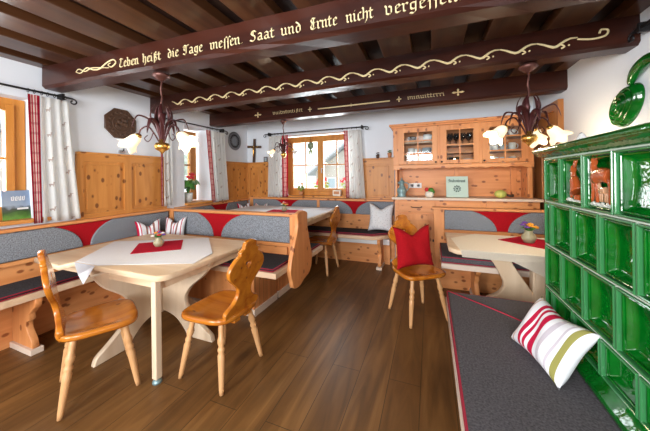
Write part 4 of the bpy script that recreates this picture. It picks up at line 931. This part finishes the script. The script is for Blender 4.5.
def tumbler(): 
    return MB().lathe([(0, 0), (.028, 0), (.034, .10), (.032, .10), (.026, .006), (0, .006)], (0, 0, 0), 14).build('tumbler', 'drinkglass', None, local=True)
g1 = tumbler(); g1.location = (0.16, 4.08, 1.541); tag(g1, 'clear tumbler on the lower shelf behind the middle glass door', 'glass', 'tumblers on the lower shelf')
for k in range(1, 7):
    c = g1.copy(); COL.objects.link(c); c.location = (0.16 + 0.082 * (k % 3) + (0.02 if k > 2 else 0), 4.08 + 0.11 * (k // 3), 1.541)
cup('white bowl on the lower shelf behind the middle glass door', 0.45, 4.08, 1.541, 0.06, 0.07, 'porcelain', False, 'bowl', 'bowl')
for k, (x, m_) in enumerate(((0.70, 'glass'), (0.77, 'cup'), (0.86, 'blue'), (0.96, 'cup'))):
    for j, z in enumerate((1.541, 1.704, 1.89)):
        pos = ['far left', 'second from left', 'third from left', 'right'][k]; sh_ = ['bottom', 'middle', 'top'][j]
        if (k + j) % 3 == 0: cup('grey-blue cup, %s on the %s shelf behind the right glass door' % (pos, sh_), x, 4.10, z, 0.04, 0.08, 'blueware')
        else: cup('white cup, %s on the %s shelf behind the right glass door' % (pos, sh_), x, 4.10, z, 0.04, 0.08 + 0.02 * (j % 2))
# things on the counter
ZT = 1.093
o = thing('pewter_jug', 'teal grey lidded pewter jug at the left end of the sideboard counter', 'jug', (-0.41, 3.99, ZT))
MB().lathe([(0, 0), (.062, 0), (.062, .012), (.052, .03), (.066, .07), (.068, .10), (.045, .14), (.030, .17), (.034, .205), (.040, .21), (0, .212)], (0, 0, 0), 24).build('body', 'pewter', o, local=True)
MB().lathe([(.040, .211), (.036, .225), (.015, .24), (.006, .25), (.011, .262), (0, .27)], (0, 0, 0), 18).build('lid', 'pewter', o, local=True)
MB().tube(spl([(.034, 0, .20), (.085, 0, .19), (.095, 0, .13), (.062, 0, .08)], 5), .007, 8).build('handle', 'pewter', o, local=True)
MB().tube([(-.03, 0, .185), (-.055, 0, .212)], [.016, .009], 8).build('spout', 'pewter', o, local=True)
def flower_vase(label, x, y, z, s, cols, group=None):
    o = thing('flower_vase', label, 'vase', (x, y, z), 0, group)
    MB().lathe([(0, 0), (.03 * s, 0), (.048 * s, .03 * s), (.046 * s, .05 * s), (.024 * s, .08 * s), (.030 * s, .092 * s), (.022 * s, .092 * s), (.018 * s, .07 * s), (0, .07 * s)], (0, 0, 0), 20).build('vase', 'vase', o, local=True)
    rnd = random.Random(int(x * 1000))
    for k in range(9):
        a = k * 2.4; r = (0.012 + 0.035 * (k / 9) ** .5 * 1.2) * s; px, py, pz = r * math.cos(a), r * math.sin(a), (.145 - .035 * k / 9 + rnd.uniform(-.01, .012)) * s
        MB().tube([(0, 0, .07 * s), (px * .6, py * .6, .1 * s), (px, py, pz)], .002 * s, 5).build('stem', 'leaf', o, local=True)
        mb = MB()
        for j in range(7):
            b = j * 2 * PI / 7; mb.ball((px + .011 * s * math.cos(b), py + .011 * s * math.sin(b), pz), .010 * s, (1, 1, .55), 6)
        mb.ball((px, py, pz + .004 * s), .009 * s, (1, 1, .8), 6); mb.build('blossom', cols[k % len(cols)], o, local=True)
    mb = MB()
    for k in range(8):
        a = k * .8 + .3; mb.tube([(.01 * s * math.cos(a), .01 * s * math.sin(a), .085 * s), (.035 * s * math.cos(a), .035 * s * math.sin(a), .11 * s), (.06 * s * math.cos(a), .06 * s * math.sin(a), .105 * s)], [.004 * s, .012 * s, .001], 6, .25)
    mb.build('foliage', 'leaf', o, local=True); return o
flower_vase('small stoneware vase with purple, red and yellow flowers on the front left table', -2.42, 1.80, 0.753, 0.95, ['petal_purple', 'petal_red', 'petal_orange', 'petal_white'])
flower_vase('tiny vase with flowers on the rear left table', -2.06, 3.55, 0.879, 0.9, ['petal_red', 'petal_white', 'petal_orange'])
flower_vase('round vase with orange and purple flowers on the right-hand table', 0.86, 3.05, 0.752, 1.25, ['petal_orange', 'petal_purple', 'petal_orange'])
# red and yellow figurine, card, gourd
o = thing('flower_pot', 'small yellow pot with red and green decoration on the sideboard counter', 'pot', (-0.04, 3.99, ZT))
MB().lathe([(0, 0), (.045, 0), (.06, .03), (.05, .065), (.03, .08), (0, .08)], (0, 0, 0), 18).build('pot', 'cream', o, local=True)
mb = MB(); mb.ball((-.035, 0, .105), .028, seg=8); mb.build('blossom', 'petal_red', o, local=True); mb = MB(); mb.ball((.02, 0, .095), .04, (1, 1, .9), 10); mb.ball((.045, 0, .07), .025, seg=8); mb.build('foliage', 'leaf', o, local=True)
o = thing('greeting_card', 'pale green square card with dark lettering and emblem, leaning on the sideboard', 'card', (0.31, 4.03, ZT))
FC = frame((0, 0, 0), (1, 0, 0), (0, math.sin(R_(9)), math.cos(R_(9))))
mb = MB(); mb.box(-.135, .135, 0, .285, -.008, .008, .003, mat=FC); mb.build('card', 'signgreen', o, local=True)
mb = MB(); tmp = MB(); word(tmp, 'Stubentrunt', -.105, .105, .205, .026, -.011, .22); tmp.bm.transform(Matrix.Rotation(-R_(9), 4, 'X')); tmp.build('lettering', 'ink', o, local=True)
for k in range(9):
    a = k * 2 * PI / 9; mb.tube([FC @ Vector((.024 * math.cos(a), .115 + .024 * math.sin(a), .009)), FC @ Vector((.046 * math.cos(a + .3), .115 + .046 * math.sin(a + .3), .009))], [.004, .009], 6)
mb.ball(FC @ Vector((0, .115, .009)), .014, (1, .2, 1), 8); mb.build('emblem', 'ink', o, local=True)
o = thing('gourd', 'yellow-green bumpy gourd with a dark stem on the sideboard counter', 'gourd', (0.80, 3.98, ZT))
MB().ball((0, 0, .052), .055, (1.25, 1, .95), 16).build('fruit', 'gourd', o, local=True); MB().tube([(.06, 0, .045), (.10, -.01, .03), (.135, 0, .035)], [.012, .014, .02], 8).build('stem', 'darkware', o, local=True)
o = thing('socket_plate', 'white double socket plate on the pine back of the sideboard', 'socket', (-0.24, 4.30, 1.24))
MB().box(-.09, .09, -.014, -0.001, -.035, .04, .003).build('plate', 'plastic', o, local=True)
for sx in (-.045, .045): MB().lathe([(.026, 0), (.026, .004), (.020, .004), (.018, .0)], (sx, -.014, .002), 16, Matrix.Rotation(PI / 2, 4, 'X')).build('socket', 'linen', o, local=True)
# pots on the wainscot ledge by the sideboard
def ledge_pot(label, x, y, z, r, h, mat):
    o = thing('flower_pot', label, 'pot', (x, y, z)); MB().lathe([(0, 0), (r * .7, 0), (r, h), (r * .85, h), (0, h * .8)], (0, 0, 0), 16).build('pot', mat, o, local=True)
    mb = MB()
    for k in range(9): a = k * 2.4; mb.ball((r * .6 * math.cos(a), r * .6 * math.sin(a), h + .01 + .012 * (k % 3)), r * .35, (1, 1, .6), 6)
    mb.build('plant', 'bronze' if mat == 'bronze' else 'leaf', o, local=True)
ledge_pot('terracotta pot with low dark plant on the ledge beside the sideboard', -0.60, YW - .035, 1.688, .035, .075, 'terracotta')
ledge_pot('small dark round pot on the ledge right of the back window curtain', -0.79, YW - .035, 1.688, .03, .05, 'bronze')

# ------------------------------------------------------------------ curtains and rods
def rod(label, F, L, rings):
    t = thing('curtain_rod', label, 'curtain rod', tuple(F.translation))
    Z0 = F.copy(); Z0.translation = (0, 0, 0); A = lambda *p: Z0 @ Vector(p)
    MB().tube([A(0, 0, 0), A(L, 0, 0)], 0.0095, 8).build('rod', 'iron', t, local=True)
    for x, s in ((0, -1), (L, 1)):
        mb = MB(); mb.tube([A(x + s * (.0 + .035 * math.sin(q) * (1 - q / 9) + .03), -.015 * 0 + .0 - .03 + .03 * math.cos(q) * (1 - q / 9), 0) for q in [k * .5 for k in range(13)]], .007, 6)
        mb.tube([A(x, 0, 0), A(x + s * .03, 0, 0)], .008, 6); mb.build('scroll_finial', 'iron', t, local=True)
        MB().box(x - s * .05 - .012, x - s * .05 + .012, -.03, .03, -.075, .012, .003, mat=Z0).build('bracket', 'iron', t, local=True)
    for x in rings:
        mb = MB(); mb.tube([A(x, -.006 + .017 * math.sin(q), .017 * math.cos(q)) for q in [k * PI / 6 for k in range(13)]], .0028, 5, cap=False); mb.build('ring', 'iron', t, local=True)
def curtain(label, F, segs, z_top, z_bot, group=None):
    """F: x along wall, y up, z into room; segs: (kind, top0, top1, bot0, bot1)"""
    t = thing('curtain', label, 'curtain', tuple(F @ Vector((segs[0][1], 0, 0)))[:2] + (z_bot,), 0, group)
    for kind, a, b, c, d in segs:
        nf = max(1, (b - a) / 0.062) if kind == 'w' else 1.2; ph = random.random() * 6
        amp = 0.020 if kind == 'w' else 0.006
        def f(u, v):
            x = (a + (b - a) * u) * v + (c + (d - c) * u) * (1 - v); z = amp * math.sin(2 * PI * nf * u + ph + .6 * math.sin(3 * v)) * (0.55 + .45 * (1 - v) + .2 * math.sin(9 * u))
            return F @ Vector((x, z_bot + (z_top - z_bot) * v, z))
        mb = MB(); mb.grid(f, 60 if kind == 'w' else 16, 14)
        if kind == 'w':
            for fc in mb.bm.faces:
                for lp in fc.loops: lp[mb.uv].uv = (lp[mb.uv].uv.x * max(0.34, (b - a) * 3.2), lp[mb.uv].uv.y)
        bmesh.ops.solidify(mb.bm, geom=mb.bm.faces[:], thickness=0.002)
        mb.build('white_panel' if kind == 'w' else 'checked_border', 'curtain' if kind == 'w' else 'check', t, label='printed white cloth' if kind == 'w' else 'red checked cloth')
FX = frame((XW + 0.085, 0, 0), (0, 1, 0), (0, 0, 1)); FY = frame((0, YW - 0.11, 0), (1, 0, 0), (0, 0, 1))
rod('iron curtain rod with scrolled end above the front left window', frame((XW + 0.085, 0.0, 2.20), (0, 1, 0), (0, 0, 1)), 1.54, [1.25, 1.29, 1.34, 1.38, 1.43, 1.47, 1.51])
rod('iron curtain rod above the recessed window with the potted plant', frame((XW + 0.085, 2.50, 2.205), (0, 1, 0), (0, 0, 1)), 1.20, [.07, .12, .17, .8, .85, .9, 1.0, 1.1])
rod('iron curtain rod above the double window in the back wall', frame((-2.86, YW - .11, 2.20), (1, 0, 0), (0, 0, 1)), 1.88, [.06, .12, .18, .25, .32, .4, 1.5, 1.58, 1.66, 1.74, 1.82])
curtain('white deer-print curtain with red checked edge beside the front left window', FX, [('r', 1.245, 1.325, 1.275, 1.335), ('w', 1.325, 1.53, 1.335, 1.62)], 2.165, 1.01)
curtain('narrow white curtain left of the recessed window with the potted plant', FX, [('r', 2.50, 2.53, 2.50, 2.53), ('w', 2.53, 2.65, 2.53, 2.66)], 2.165, 1.03)
curtain('red checked and white curtain right of the recessed window with the potted plant', FX, [('r', 3.27, 3.36, 3.38, 3.46), ('w', 3.36, 3.66, 3.46, 3.74)], 2.165, 1.01)
curtain('white curtain with red checked edge at the left of the back window', FY, [('w', -2.80, -2.53, -2.84, -2.53), ('r', -2.53, -2.40, -2.53, -2.42)], 2.16, 1.03)
curtain('white curtain with red checked edge at the right of the back window', FY, [('r', -1.34, -1.27, -1.31, -1.25), ('w', -1.27, -1.04, -1.25, -0.98)], 2.16, 1.03)
rod('iron rod end with a scroll high on the right-hand wall', frame((XR - 0.06, 2.36, 2.315), (0, -1, 0), (0, 0, 1)), 1.2, [])

# ------------------------------------------------------------------ chandeliers
def tulip(axis_m, s=1.0):
    prof = [(.018, 0), (.030, .012), (.042, .035), (.046, .065), (.050, .09), (.064, .115), (.080, .13)]
    def rip(i, a): k = max(0, i - 2) / 4; return (1 + .10 * k * math.cos(5 * a), .014 * k * k * math.cos(5 * a))
    mb = MB(); mb.lathe([(r * s, z * s) for r, z in prof], (0, 0, 0), 40, axis_m, rip, closed=True); bmesh.ops.delete(mb.bm, geom=[f for f in mb.bm.faces if len(f.verts) > 4], context='FACES')
    bmesh.ops.solidify(mb.bm, geom=mb.bm.faces[:], thickness=0.003); return mb
def chandelier(label, x, y, ztop, drop, arms, lit=(1, 1, 1), s=1.0, power=2.5):
    t = thing('chandelier', label, 'lamp', (x, y, ztop)); zb = -drop
    MB().lathe([(0, 0), (.055 * s, -0.002), (.065 * s, -.02), (.045 * s, -.035), (.03 * s, -.05), (.012, -.06), (0, -.06)], (0, 0, 0), 20).build('ceiling_rose', 'copper', t, local=True)
    mb = MB(); mb.tube([(0.004 * math.sin(k * 1.1), .004 * math.cos(k * 1.1), -.05 - (drop - .22) * k / 16) for k in range(17)], [.006 + .0025 * (k % 2) for k in range(17)], 8); mb.build('stem', 'copper', t, local=True)
    MB().lathe([(0, .05), (.02, .045), (.022, .02), (.045 * s, .015), (.055 * s, -.01), (.045 * s, -.035), (.02, -.05), (.012, -.06), (0, -.075)], (0, 0, zb), 24).build('brass_bowl', 'brass', t, local=True)
    for k in range(8):
        a = k * 2 * PI / 8 + .2; L = (.15 if k % 2 else .105) * s; H = (.17 + .05 * (k % 2)) * s; ca_, sa = math.cos(a), math.sin(a)
        pts = spl([(.015 * ca_, .015 * sa, zb + .03), (.03 * ca_, .03 * sa, zb + .10 * s), (L * .5 * ca_, L * .5 * sa, zb + .09 * s + H * .45), (L * ca_, L * sa, zb + .10 * s + H * .55), (L * 1.2 * ca_, L * 1.2 * sa, zb + .07 * s + H * .50), (L * 1.3 * ca_, L * 1.3 * sa, zb + .04 * s + H * .38)], 4)
        MB().tube(pts, [.003 + .017 * s * math.sin(PI * min(1, i / (len(pts) - 1))) for i in range(len(pts))], 8, .3, up=(ca_, sa, 0.01)).build('leaf', 'lampmetal', t, local=True)
    for k in range(5):
        a = k * 2 * PI / 5 + .5; ca_, sa = math.cos(a), math.sin(a); B = .075 * s
        pts = spl([(.012 * ca_, .012 * sa, zb + .05), (.03 * ca_, .03 * sa, zb + .15 * s), (B * ca_, B * sa, zb + .21 * s), (B * .9 * ca_, B * .9 * sa, zb + .28 * s), (B * .6 * ca_, B * .6 * sa, zb + .32 * s)], 4)
        MB().tube(pts, [.003 + .014 * s * math.sin(PI * i / (len(pts) - 1)) for i in range(len(pts))], 8, .3, up=(ca_, sa, 0.01)).build('leaf', 'lampmetal', t, local=True)
    for ang, on in zip(arms, lit):
        a = R_(ang + 21.4); ca_, sa = math.cos(a), math.sin(a); P_ = lambda r, z: (r * s * ca_, r * s * sa, zb + z * s)
        ar = MB(); ar.tube(spl([P_(.02, .02), P_(.06, .09), P_(.11, .15), P_(.165, .13), P_(.185, .085)], 5), .006, 8)
        ar.tube(spl([P_(.07, .10), P_(.09, .05), P_(.115, .03), P_(.14, .055), P_(.115, .08)], 4), .0035, 6); arm = ar.build('arm', 'lampmetal', t, local=True)
        tilt = 48; d = Vector((ca_ * math.sin(R_(tilt)), sa * math.sin(R_(tilt)), -math.cos(R_(tilt)))); q = d.to_track_quat('Z', 'Y').to_matrix().to_4x4()
        m = Matrix.Translation(P_(.185, .08)) @ q
        MB().lathe([(0, -.012), (.016, -.012), (.024, .0), (.022, .012), (.014, .015), (0, .015)], (0, 0, 0), 14, m).build('socket_cup', 'brass', arm, local=True)
        sh = tulip(m, s * 0.95 * (1 if on else .7)).build('lamp_shade', 'shade' if on else 'shade_off', arm, local=True)
        b = MB(); b.ball(m @ Vector((0, 0, .06 * s)), .020 * s, (1, 1, 1.3), 10); b.build('bulb', 'bulb' if on else 'porcelain', arm, local=True)
        if on:
            l = bpy.data.lights.new('bulb_light', 'POINT'); l.energy = power; l.color = (1, .80, .56); l.shadow_soft_size = .04
            lo = bpy.data.objects.new('bulb_light', l); COL.objects.link(lo); lo.parent = t; lo.location = m @ Vector((0, 0, .15 * s))
chandelier('burgundy leaf chandelier with frosted tulip shades above the front left table', -1.99, 1.52, 2.236, 0.57, [180, -20, 121], (1, 1, 0))
chandelier('burgundy leaf chandelier hanging from the middle beam in front of the sideboard', 0.72, 2.52, 2.245, 0.56, [180, 42, 8])
chandelier('small leaf chandelier in front of the left part of the back window', -2.03, 3.50, 2.245, 0.50, [188, 10, 95], (1, 0, 0), 0.72, 1.5)

# ------------------------------------------------------------------ wall decoration and sill objects
o = thing('carved_plate', 'octagonal dark carved wooden plate on the wall above the left panelling', 'plate', (XW, 2.055, 2.045))
FP_ = frame((0.001, 0, 0), (0, 1, 0), (0, 0, 1)); octo = [(.185 * math.cos(R_(22.5 + 45 * k)), .185 * math.sin(R_(22.5 + 45 * k))) for k in range(8)]
MB().cut([octo], .022, FP_ @ Matrix.Translation((0, 0, .012)), .006).build('board', 'bronze', o, local=True)
MB().lathe([(.085, 0), (.092, .012), (.10, .0)], (.020, 0, 0), 28, Matrix.Rotation(PI / 2, 4, 'Y')).build('ring_carving', 'bronze', o, local=True)
mb = MB()
for k in range(16): a = k * PI / 8; mb.ball((.022, .13 * math.cos(a), .13 * math.sin(a)), .017, (.5, 1, 1), 8)
for k in range(7): mb.ball((.024, .045 * math.cos(k), .045 * math.sin(k * 1.3)), .028, (.5, 1, 1), 8)
mb.build('relief_carving', 'bronze', o, local=True)
o = thing('pewter_plate', 'round grey embossed pewter plate on the left wall near the corner', 'plate', (XW, 4.02, 2.075))
MB().lathe([(0, .012), (.06, .014), (.075, .024), (.09, .014), (.13, .018), (.165, .024), (.172, .018), (.165, .004), (0, .002)], (0, 0, 0), 36, Matrix.Rotation(PI / 2, 4, 'Y')).build('dish', M['plate_metal'] if 'plate_metal' in M else base('dull_pewter', (.22, .22, .23), .4, metal=.6), o, local=True)
mb = MB()
mb.tube([(.018 + .004 * math.sin(k * PI / 2), (.112 + .012 * math.cos(k * PI)) * math.cos(k * PI / 24), (.112 + .012 * math.cos(k * PI)) * math.sin(k * PI / 24)) for k in range(49)], .008, 6)
mb.build('embossing', 'handle', o, local=True)
o = thing('crucifix', 'dark wooden crucifix leaning in the corner on the panelling ledge', 'crucifix', (-3.20, YW - .045, 1.688))
mb = MB(); mb.box(-.022, .022, -.012, .012, 0, .46, .003); mb.box(-.155, .155, -.0125, .0125, .28, .325, .003); mb.bm.transform(Matrix.Rotation(R_(3), 4, 'Y')); mb.build('cross', 'bronze', o, local=True)
mb = MB(); mb.tube([(0.005, -.018, .10), (.008, -.02, .17), (.012, -.022, .24), (.016, -.022, .28)], [.006, .010, .014, .015], 8); mb.tube(spl([(-.10, -.018, .315), (-.04, -.022, .285), (.016, -.024, .278), (.07, -.022, .285), (.125, -.018, .315)], 4), .006, 6); mb.ball((.018, -.026, .31), .014, (.85, .9, 1.2), 10); mb.build('carved_figure', 'brass', o, local=True)
o = thing('picture_frame', 'tiny dark picture frame on the ledge right of the crucifix', 'picture', (-2.93, YW - .04, 1.688))
MB().cut([[(-.04, 0), (.04, 0), (.04, .10), (-.04, .10)], [(-.027, .013), (.027, .013), (.027, .087), (-.027, .087)]], .012, frame((0, 0, 0), (1, 0, 0), (0, 0, 1)), .002).build('frame', 'bronze', o, local=True)
MB().box(-.028, .028, -.002, .004, .012, .088).build('picture', 'blueware', o, local=True)
o = thing('wall_bracket', 'small grey metal bracket on the wall just above the left panelling', 'bracket', (XW, 2.06, 1.70))
MB().box(0.001, .03, -.035, .035, 0, .035, .004).build('body', 'steel', o, local=True); MB().tube([(.02, 0, .02), (.05, 0, .035), (.05, 0, .055)], .006, 8).build('hook', 'iron', o, local=True)
# brochure on the first sill
o = thing('brochure', 'brochure with blue sky, white title and green meadow on the front left sill', 'brochure', (XW - .02, 1.225, 1.056))
m = base('brochure_print', (1, 1, 1), .35); n, l = nodes(m); tc = n.new('ShaderNodeTexCoord'); sp = n.new('ShaderNodeSeparateXYZ'); l.new(tc.outputs['Object'], sp.inputs[0])
ns = n.new('ShaderNodeTexNoise'); ns.inputs['Scale'].default_value = 22; l.new(tc.outputs['Object'], ns.inputs['Vector'])
hz = math_n(n, l, 'ADD', math_n(n, l, 'DIVIDE', sp.outputs[2], 0.26), math_n(n, l, 'MULTIPLY', math_n(n, l, 'SUBTRACT', ns.outputs['Fac'], 0.5), 0.25))
r = ramp(n, [(0, (.12, .30, .04)), (.24, (.03, .08, .02)), (.36, (.05, .06, .06)), (.46, (.28, .36, .46)), (.8, (.20, .28, .40))]); l.new(hz, r.inputs['Fac']); l.new(r.outputs['Color'], n['Principled BSDF'].inputs['Base Color'])
FBk = frame((0, 0, 0), (-.0, 1, 0), (-math.sin(R_(8)), 0, math.cos(R_(8))))
mb = MB(); mb.box(-.10, .075, 0, .255, -.004, .004, mat=FBk); mb.build('cover', m, o, local=True)
mb = MB()
for k, x in enumerate((-.035, -.012, .011, .034)):
    mb.box(x - .007, x + .007, .165, .172, .004, .006, mat=FBk); mb.box(x - .008, x - .003, .165, .20, .004, .006, mat=FBk); mb.box(x + .003, x + .008, .165 + .01 * (k % 2), .205, .004, .006, mat=FBk)
mb.box(-.01, .06, .085, .10, .004, .006, mat=FBk); mb.build('white_title', 'plastic', o, local=True)
# potted plant in the recess
def bigplant(label, x, y, z, pr, ph, n_, L, pot='porcelain', flower=None, seed=1, leafmat='leaf'):
    o = thing('potted_plant', label, 'plant', (x, y, z)); rnd = random.Random(seed)
    MB().lathe([(0, 0), (pr * .72, 0), (pr, ph), (pr * .9, ph), (pr * .86, ph * .85), (0, ph * .85)], (0, 0, 0), 22).build('pot', pot, o, local=True)
    for k in range(n_):
        a = k * 2.4 + rnd.uniform(-.3, .3); q = L * rnd.uniform(.6, 1.0); up_ = rnd.uniform(.5, 1.3); ca_, sa = math.cos(a) * .62, math.sin(a) * .8
        pts = spl([(0, 0, ph * .8), (q * .35 * ca_, q * .35 * sa, ph + q * .6 * up_), (q * .7 * ca_, q * .7 * sa, ph + q * .75 * up_), (q * 1.05 * ca_, q * 1.05 * sa, ph + q * .5 * up_)], 4); nn_ = len(pts)
        MB().tube(pts, [.004 if i < nn_ * .45 else .004 + L * .20 * math.sin(PI * (i / (nn_ - 1) - .45) / .55) for i in range(nn_)], 8, .12, up=(ca_, sa, .3)).build('leaf', leafmat, o, local=True)
    if flower:
        for k in range(5):
            a = k * 1.9; px, py, pz = L * .35 * math.cos(a), L * .35 * math.sin(a), ph + L * (1.0 + .2 * (k % 3))
            st_ = MB().tube([(0, 0, ph * .8), (px * .6, py * .6, ph + L * .6), (px, py, pz)], .003, 6).build('flower_stem', leafmat, o, local=True)
            mb = MB(); mb.ball((px, py, pz), L * .17, (1, 1, .35), 10, Matrix.Rotation(.6, 4, 'Y')); mb.tube([(px, py, pz), (px + .02, py, pz + .035)], .004, 6); mb.build('blossom', flower, st_, local=True)
    return o
bigplant('white pot with large green leaves and red flowers in the recessed window', XW - .10, 3.08, 1.031, .07, .14, 30, .24, 'porcelain', 'petal_red', 3)
bigplant('small potted plant with yellow-green leaves on the left of the back window sill', -2.22, YW + .03, 1.056, .045, .07, 16, .12, 'terracotta', 'petal_orange', 5, 'leaf2')
o = thing('candle_glass', 'small square frosted glass block on the back window sill', 'candle holder', (-1.52, YW + .04, 1.056))
MB().box(-.07, .07, -.04, .04, 0, .10, .008).build('block', 'cream', o, local=True)
MB().box(-.05, .05, -.042, -.0401, .03, .08).build('label_panel', 'terracotta', o, local=True)
o = thing('hanging_ball', 'hanging glass ball with greenery in front of the back window', 'ornament', (-2.02, YW + .05, 1.96))
MB().ball((0, 0, 0), .06, (1, 1, 1.15), 14).build('ball', base('green_bottle_glass', (.25, .33, .20), .15), o, local=True); MB().tube([(0, 0, .06), (0, 0, .19)], .003, 5).build('string', 'iron', o, local=True)
mb = MB()
for k in range(10): a = k * 2.4; mb.tube([(0, 0, -.05), (.03 * math.cos(a), .03 * math.sin(a), -.10), (.04 * math.cos(a), .04 * math.sin(a), -.14 - .012 * k)], [.003, .008, .001], 6, .4)
mb.build('trailing_greenery', 'leaf2', o, local=True)

# ------------------------------------------------------------------ outside the windows
M['glare_ground'] = base('pale_ground', (.72, .76, .70), .9); M['housewall'] = base('glare_paled_house', (.50, .44, .38), .8); M['roof'] = base('grey_roof', (.42, .43, .46), .8); M['treeleaf'] = base('glare_paled_tree', (.50, .56, .48), .9)  # outdoor glare is put into these colours, paled toward white
st(MB().box(-26, -3.9, -14, 30, -.6, -.5).build('trim_30', 'glare_ground')); st(MB().box(-3.9, 12, 4.95, 30, -.6, -.5).build('trim_31', 'glare_ground'))
def house(label, x, y, w, d, h, rh, rz=0.0):
    o = thing('house', label, 'house', (x, y, -.5), rz)
    MB().box(-w / 2, w / 2, 0, d, 0, h).build('wall', 'housewall', o, local=True)
    mb = MB(); mb.cut([[(-w / 2, h), (w / 2, h), (0, h + rh * .95)]], d, frame((0, d / 2, 0), (1, 0, 0), (0, 0, 1))); mb.build('gable', 'housewall', o, local=True)
    for s_ in (-1, 1):
        mb = MB(); e = w / 2 + .5; k = rh / (w / 2); mb.cut([[(0, h + rh), (s_ * e, h + rh - k * e), (s_ * e, h + rh - k * e + .18), (0, h + rh + .18)]], d + 1.2, frame((0, d / 2 - .1, 0), (1, 0, 0), (0, 0, 1))); mb.build('roof_slope', 'roof', o, local=True)
    for wx in (-w / 4, w / 4):
        f = MB().box(wx - .35, wx + .35, -.06, 0, h * .35, h * .35 + 1.0).build('window', 'plastic', o, local=True); MB().box(wx - .28, wx + .28, -.08, -.06, h * .35 + .07, h * .35 + .93).build('window_glass', 'blueware', f, local=True)
    return o
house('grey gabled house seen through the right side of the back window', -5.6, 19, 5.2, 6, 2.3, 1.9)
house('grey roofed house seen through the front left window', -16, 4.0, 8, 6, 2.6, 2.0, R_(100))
def tree(label, x, y, h, r, seed, group=None):
    o = thing('tree', label, 'tree', (x, y, -.5), 0, group); rnd = random.Random(seed)
    MB().tube([(0, 0, 0), (.05, 0, h * .4), (0, .05, h * .8)], [.14, .10, .04], 8).build('trunk', 'housewall', o, local=True)
    mb = MB()
    for k in range(160):
        a, b, q = rnd.uniform(0, 2 * PI), rnd.uniform(-1, 1), rnd.uniform(.4, 1) ** .5; rr = r * q * math.sqrt(1 - b * b)
        mb.ball((rr * math.cos(a), rr * math.sin(a), h * .62 + b * h * .38 * q), r * .11 * rnd.uniform(.6, 1.2), (1, 1, .7), 5)
    mb.build('crown', 'treeleaf', o, local=True)
tree('tree with glare-paled leaves seen through the left side of the back window', -8.0, 11.5, 5.0, 1.5, 1)
tree('tree with glare-paled leaves outside the recessed plant window', -9.5, 7.5, 5.0, 1.6, 2)
def geranium(label, x, y, z, seed):
    o = thing('geranium', label, 'plant', (x, y, z)); rnd = random.Random(seed)
    MB().box(-.16, .16, -.07, .07, -.14, 0, .01).build('planter', 'terracotta', o, local=True)
    MB().tube([(0, 0, -1.50 - z + 1.0), (0, 0, -.14)], .025, 8).build('post', 'housewall', o, local=True)
    mb = MB()
    for k in range(40): mb.ball((rnd.uniform(-.17, .17), rnd.uniform(-.08, .08), rnd.uniform(0, .13)), .028, (1, 1, .5), 6)
    mb.build('leaves', 'leaf2', o, local=True)
    for k in range(6):
        mb = MB(); cx_, cy_, cz_ = rnd.uniform(-.15, .15), rnd.uniform(-.06, 0), rnd.uniform(.10, .22)
        for j in range(9): mb.ball((cx_ + rnd.uniform(-.03, .03), cy_ + rnd.uniform(-.03, .03), cz_ + rnd.uniform(-.025, .025)), .018, seg=6)
        mb.build('blossom', 'petal_red', o, local=True)
geranium('red geraniums in a box outside the left pane of the back window', -2.25, YW + 1.1, 1.14, 4)
geranium('red geraniums in a box outside the right pane of the back window', -1.62, YW + 1.1, 1.12, 9)

# the sideboard and everything standing on or in it, a little to the right
for o in list(COL.objects):
    if o.parent is None and o.get('category') in ('sideboard', 'cup', 'glass', 'bowl', 'jug', 'card', 'gourd', 'socket') or (o.get('category') == 'pot' and o.location.y < 4.3): o.location.x += 0.03
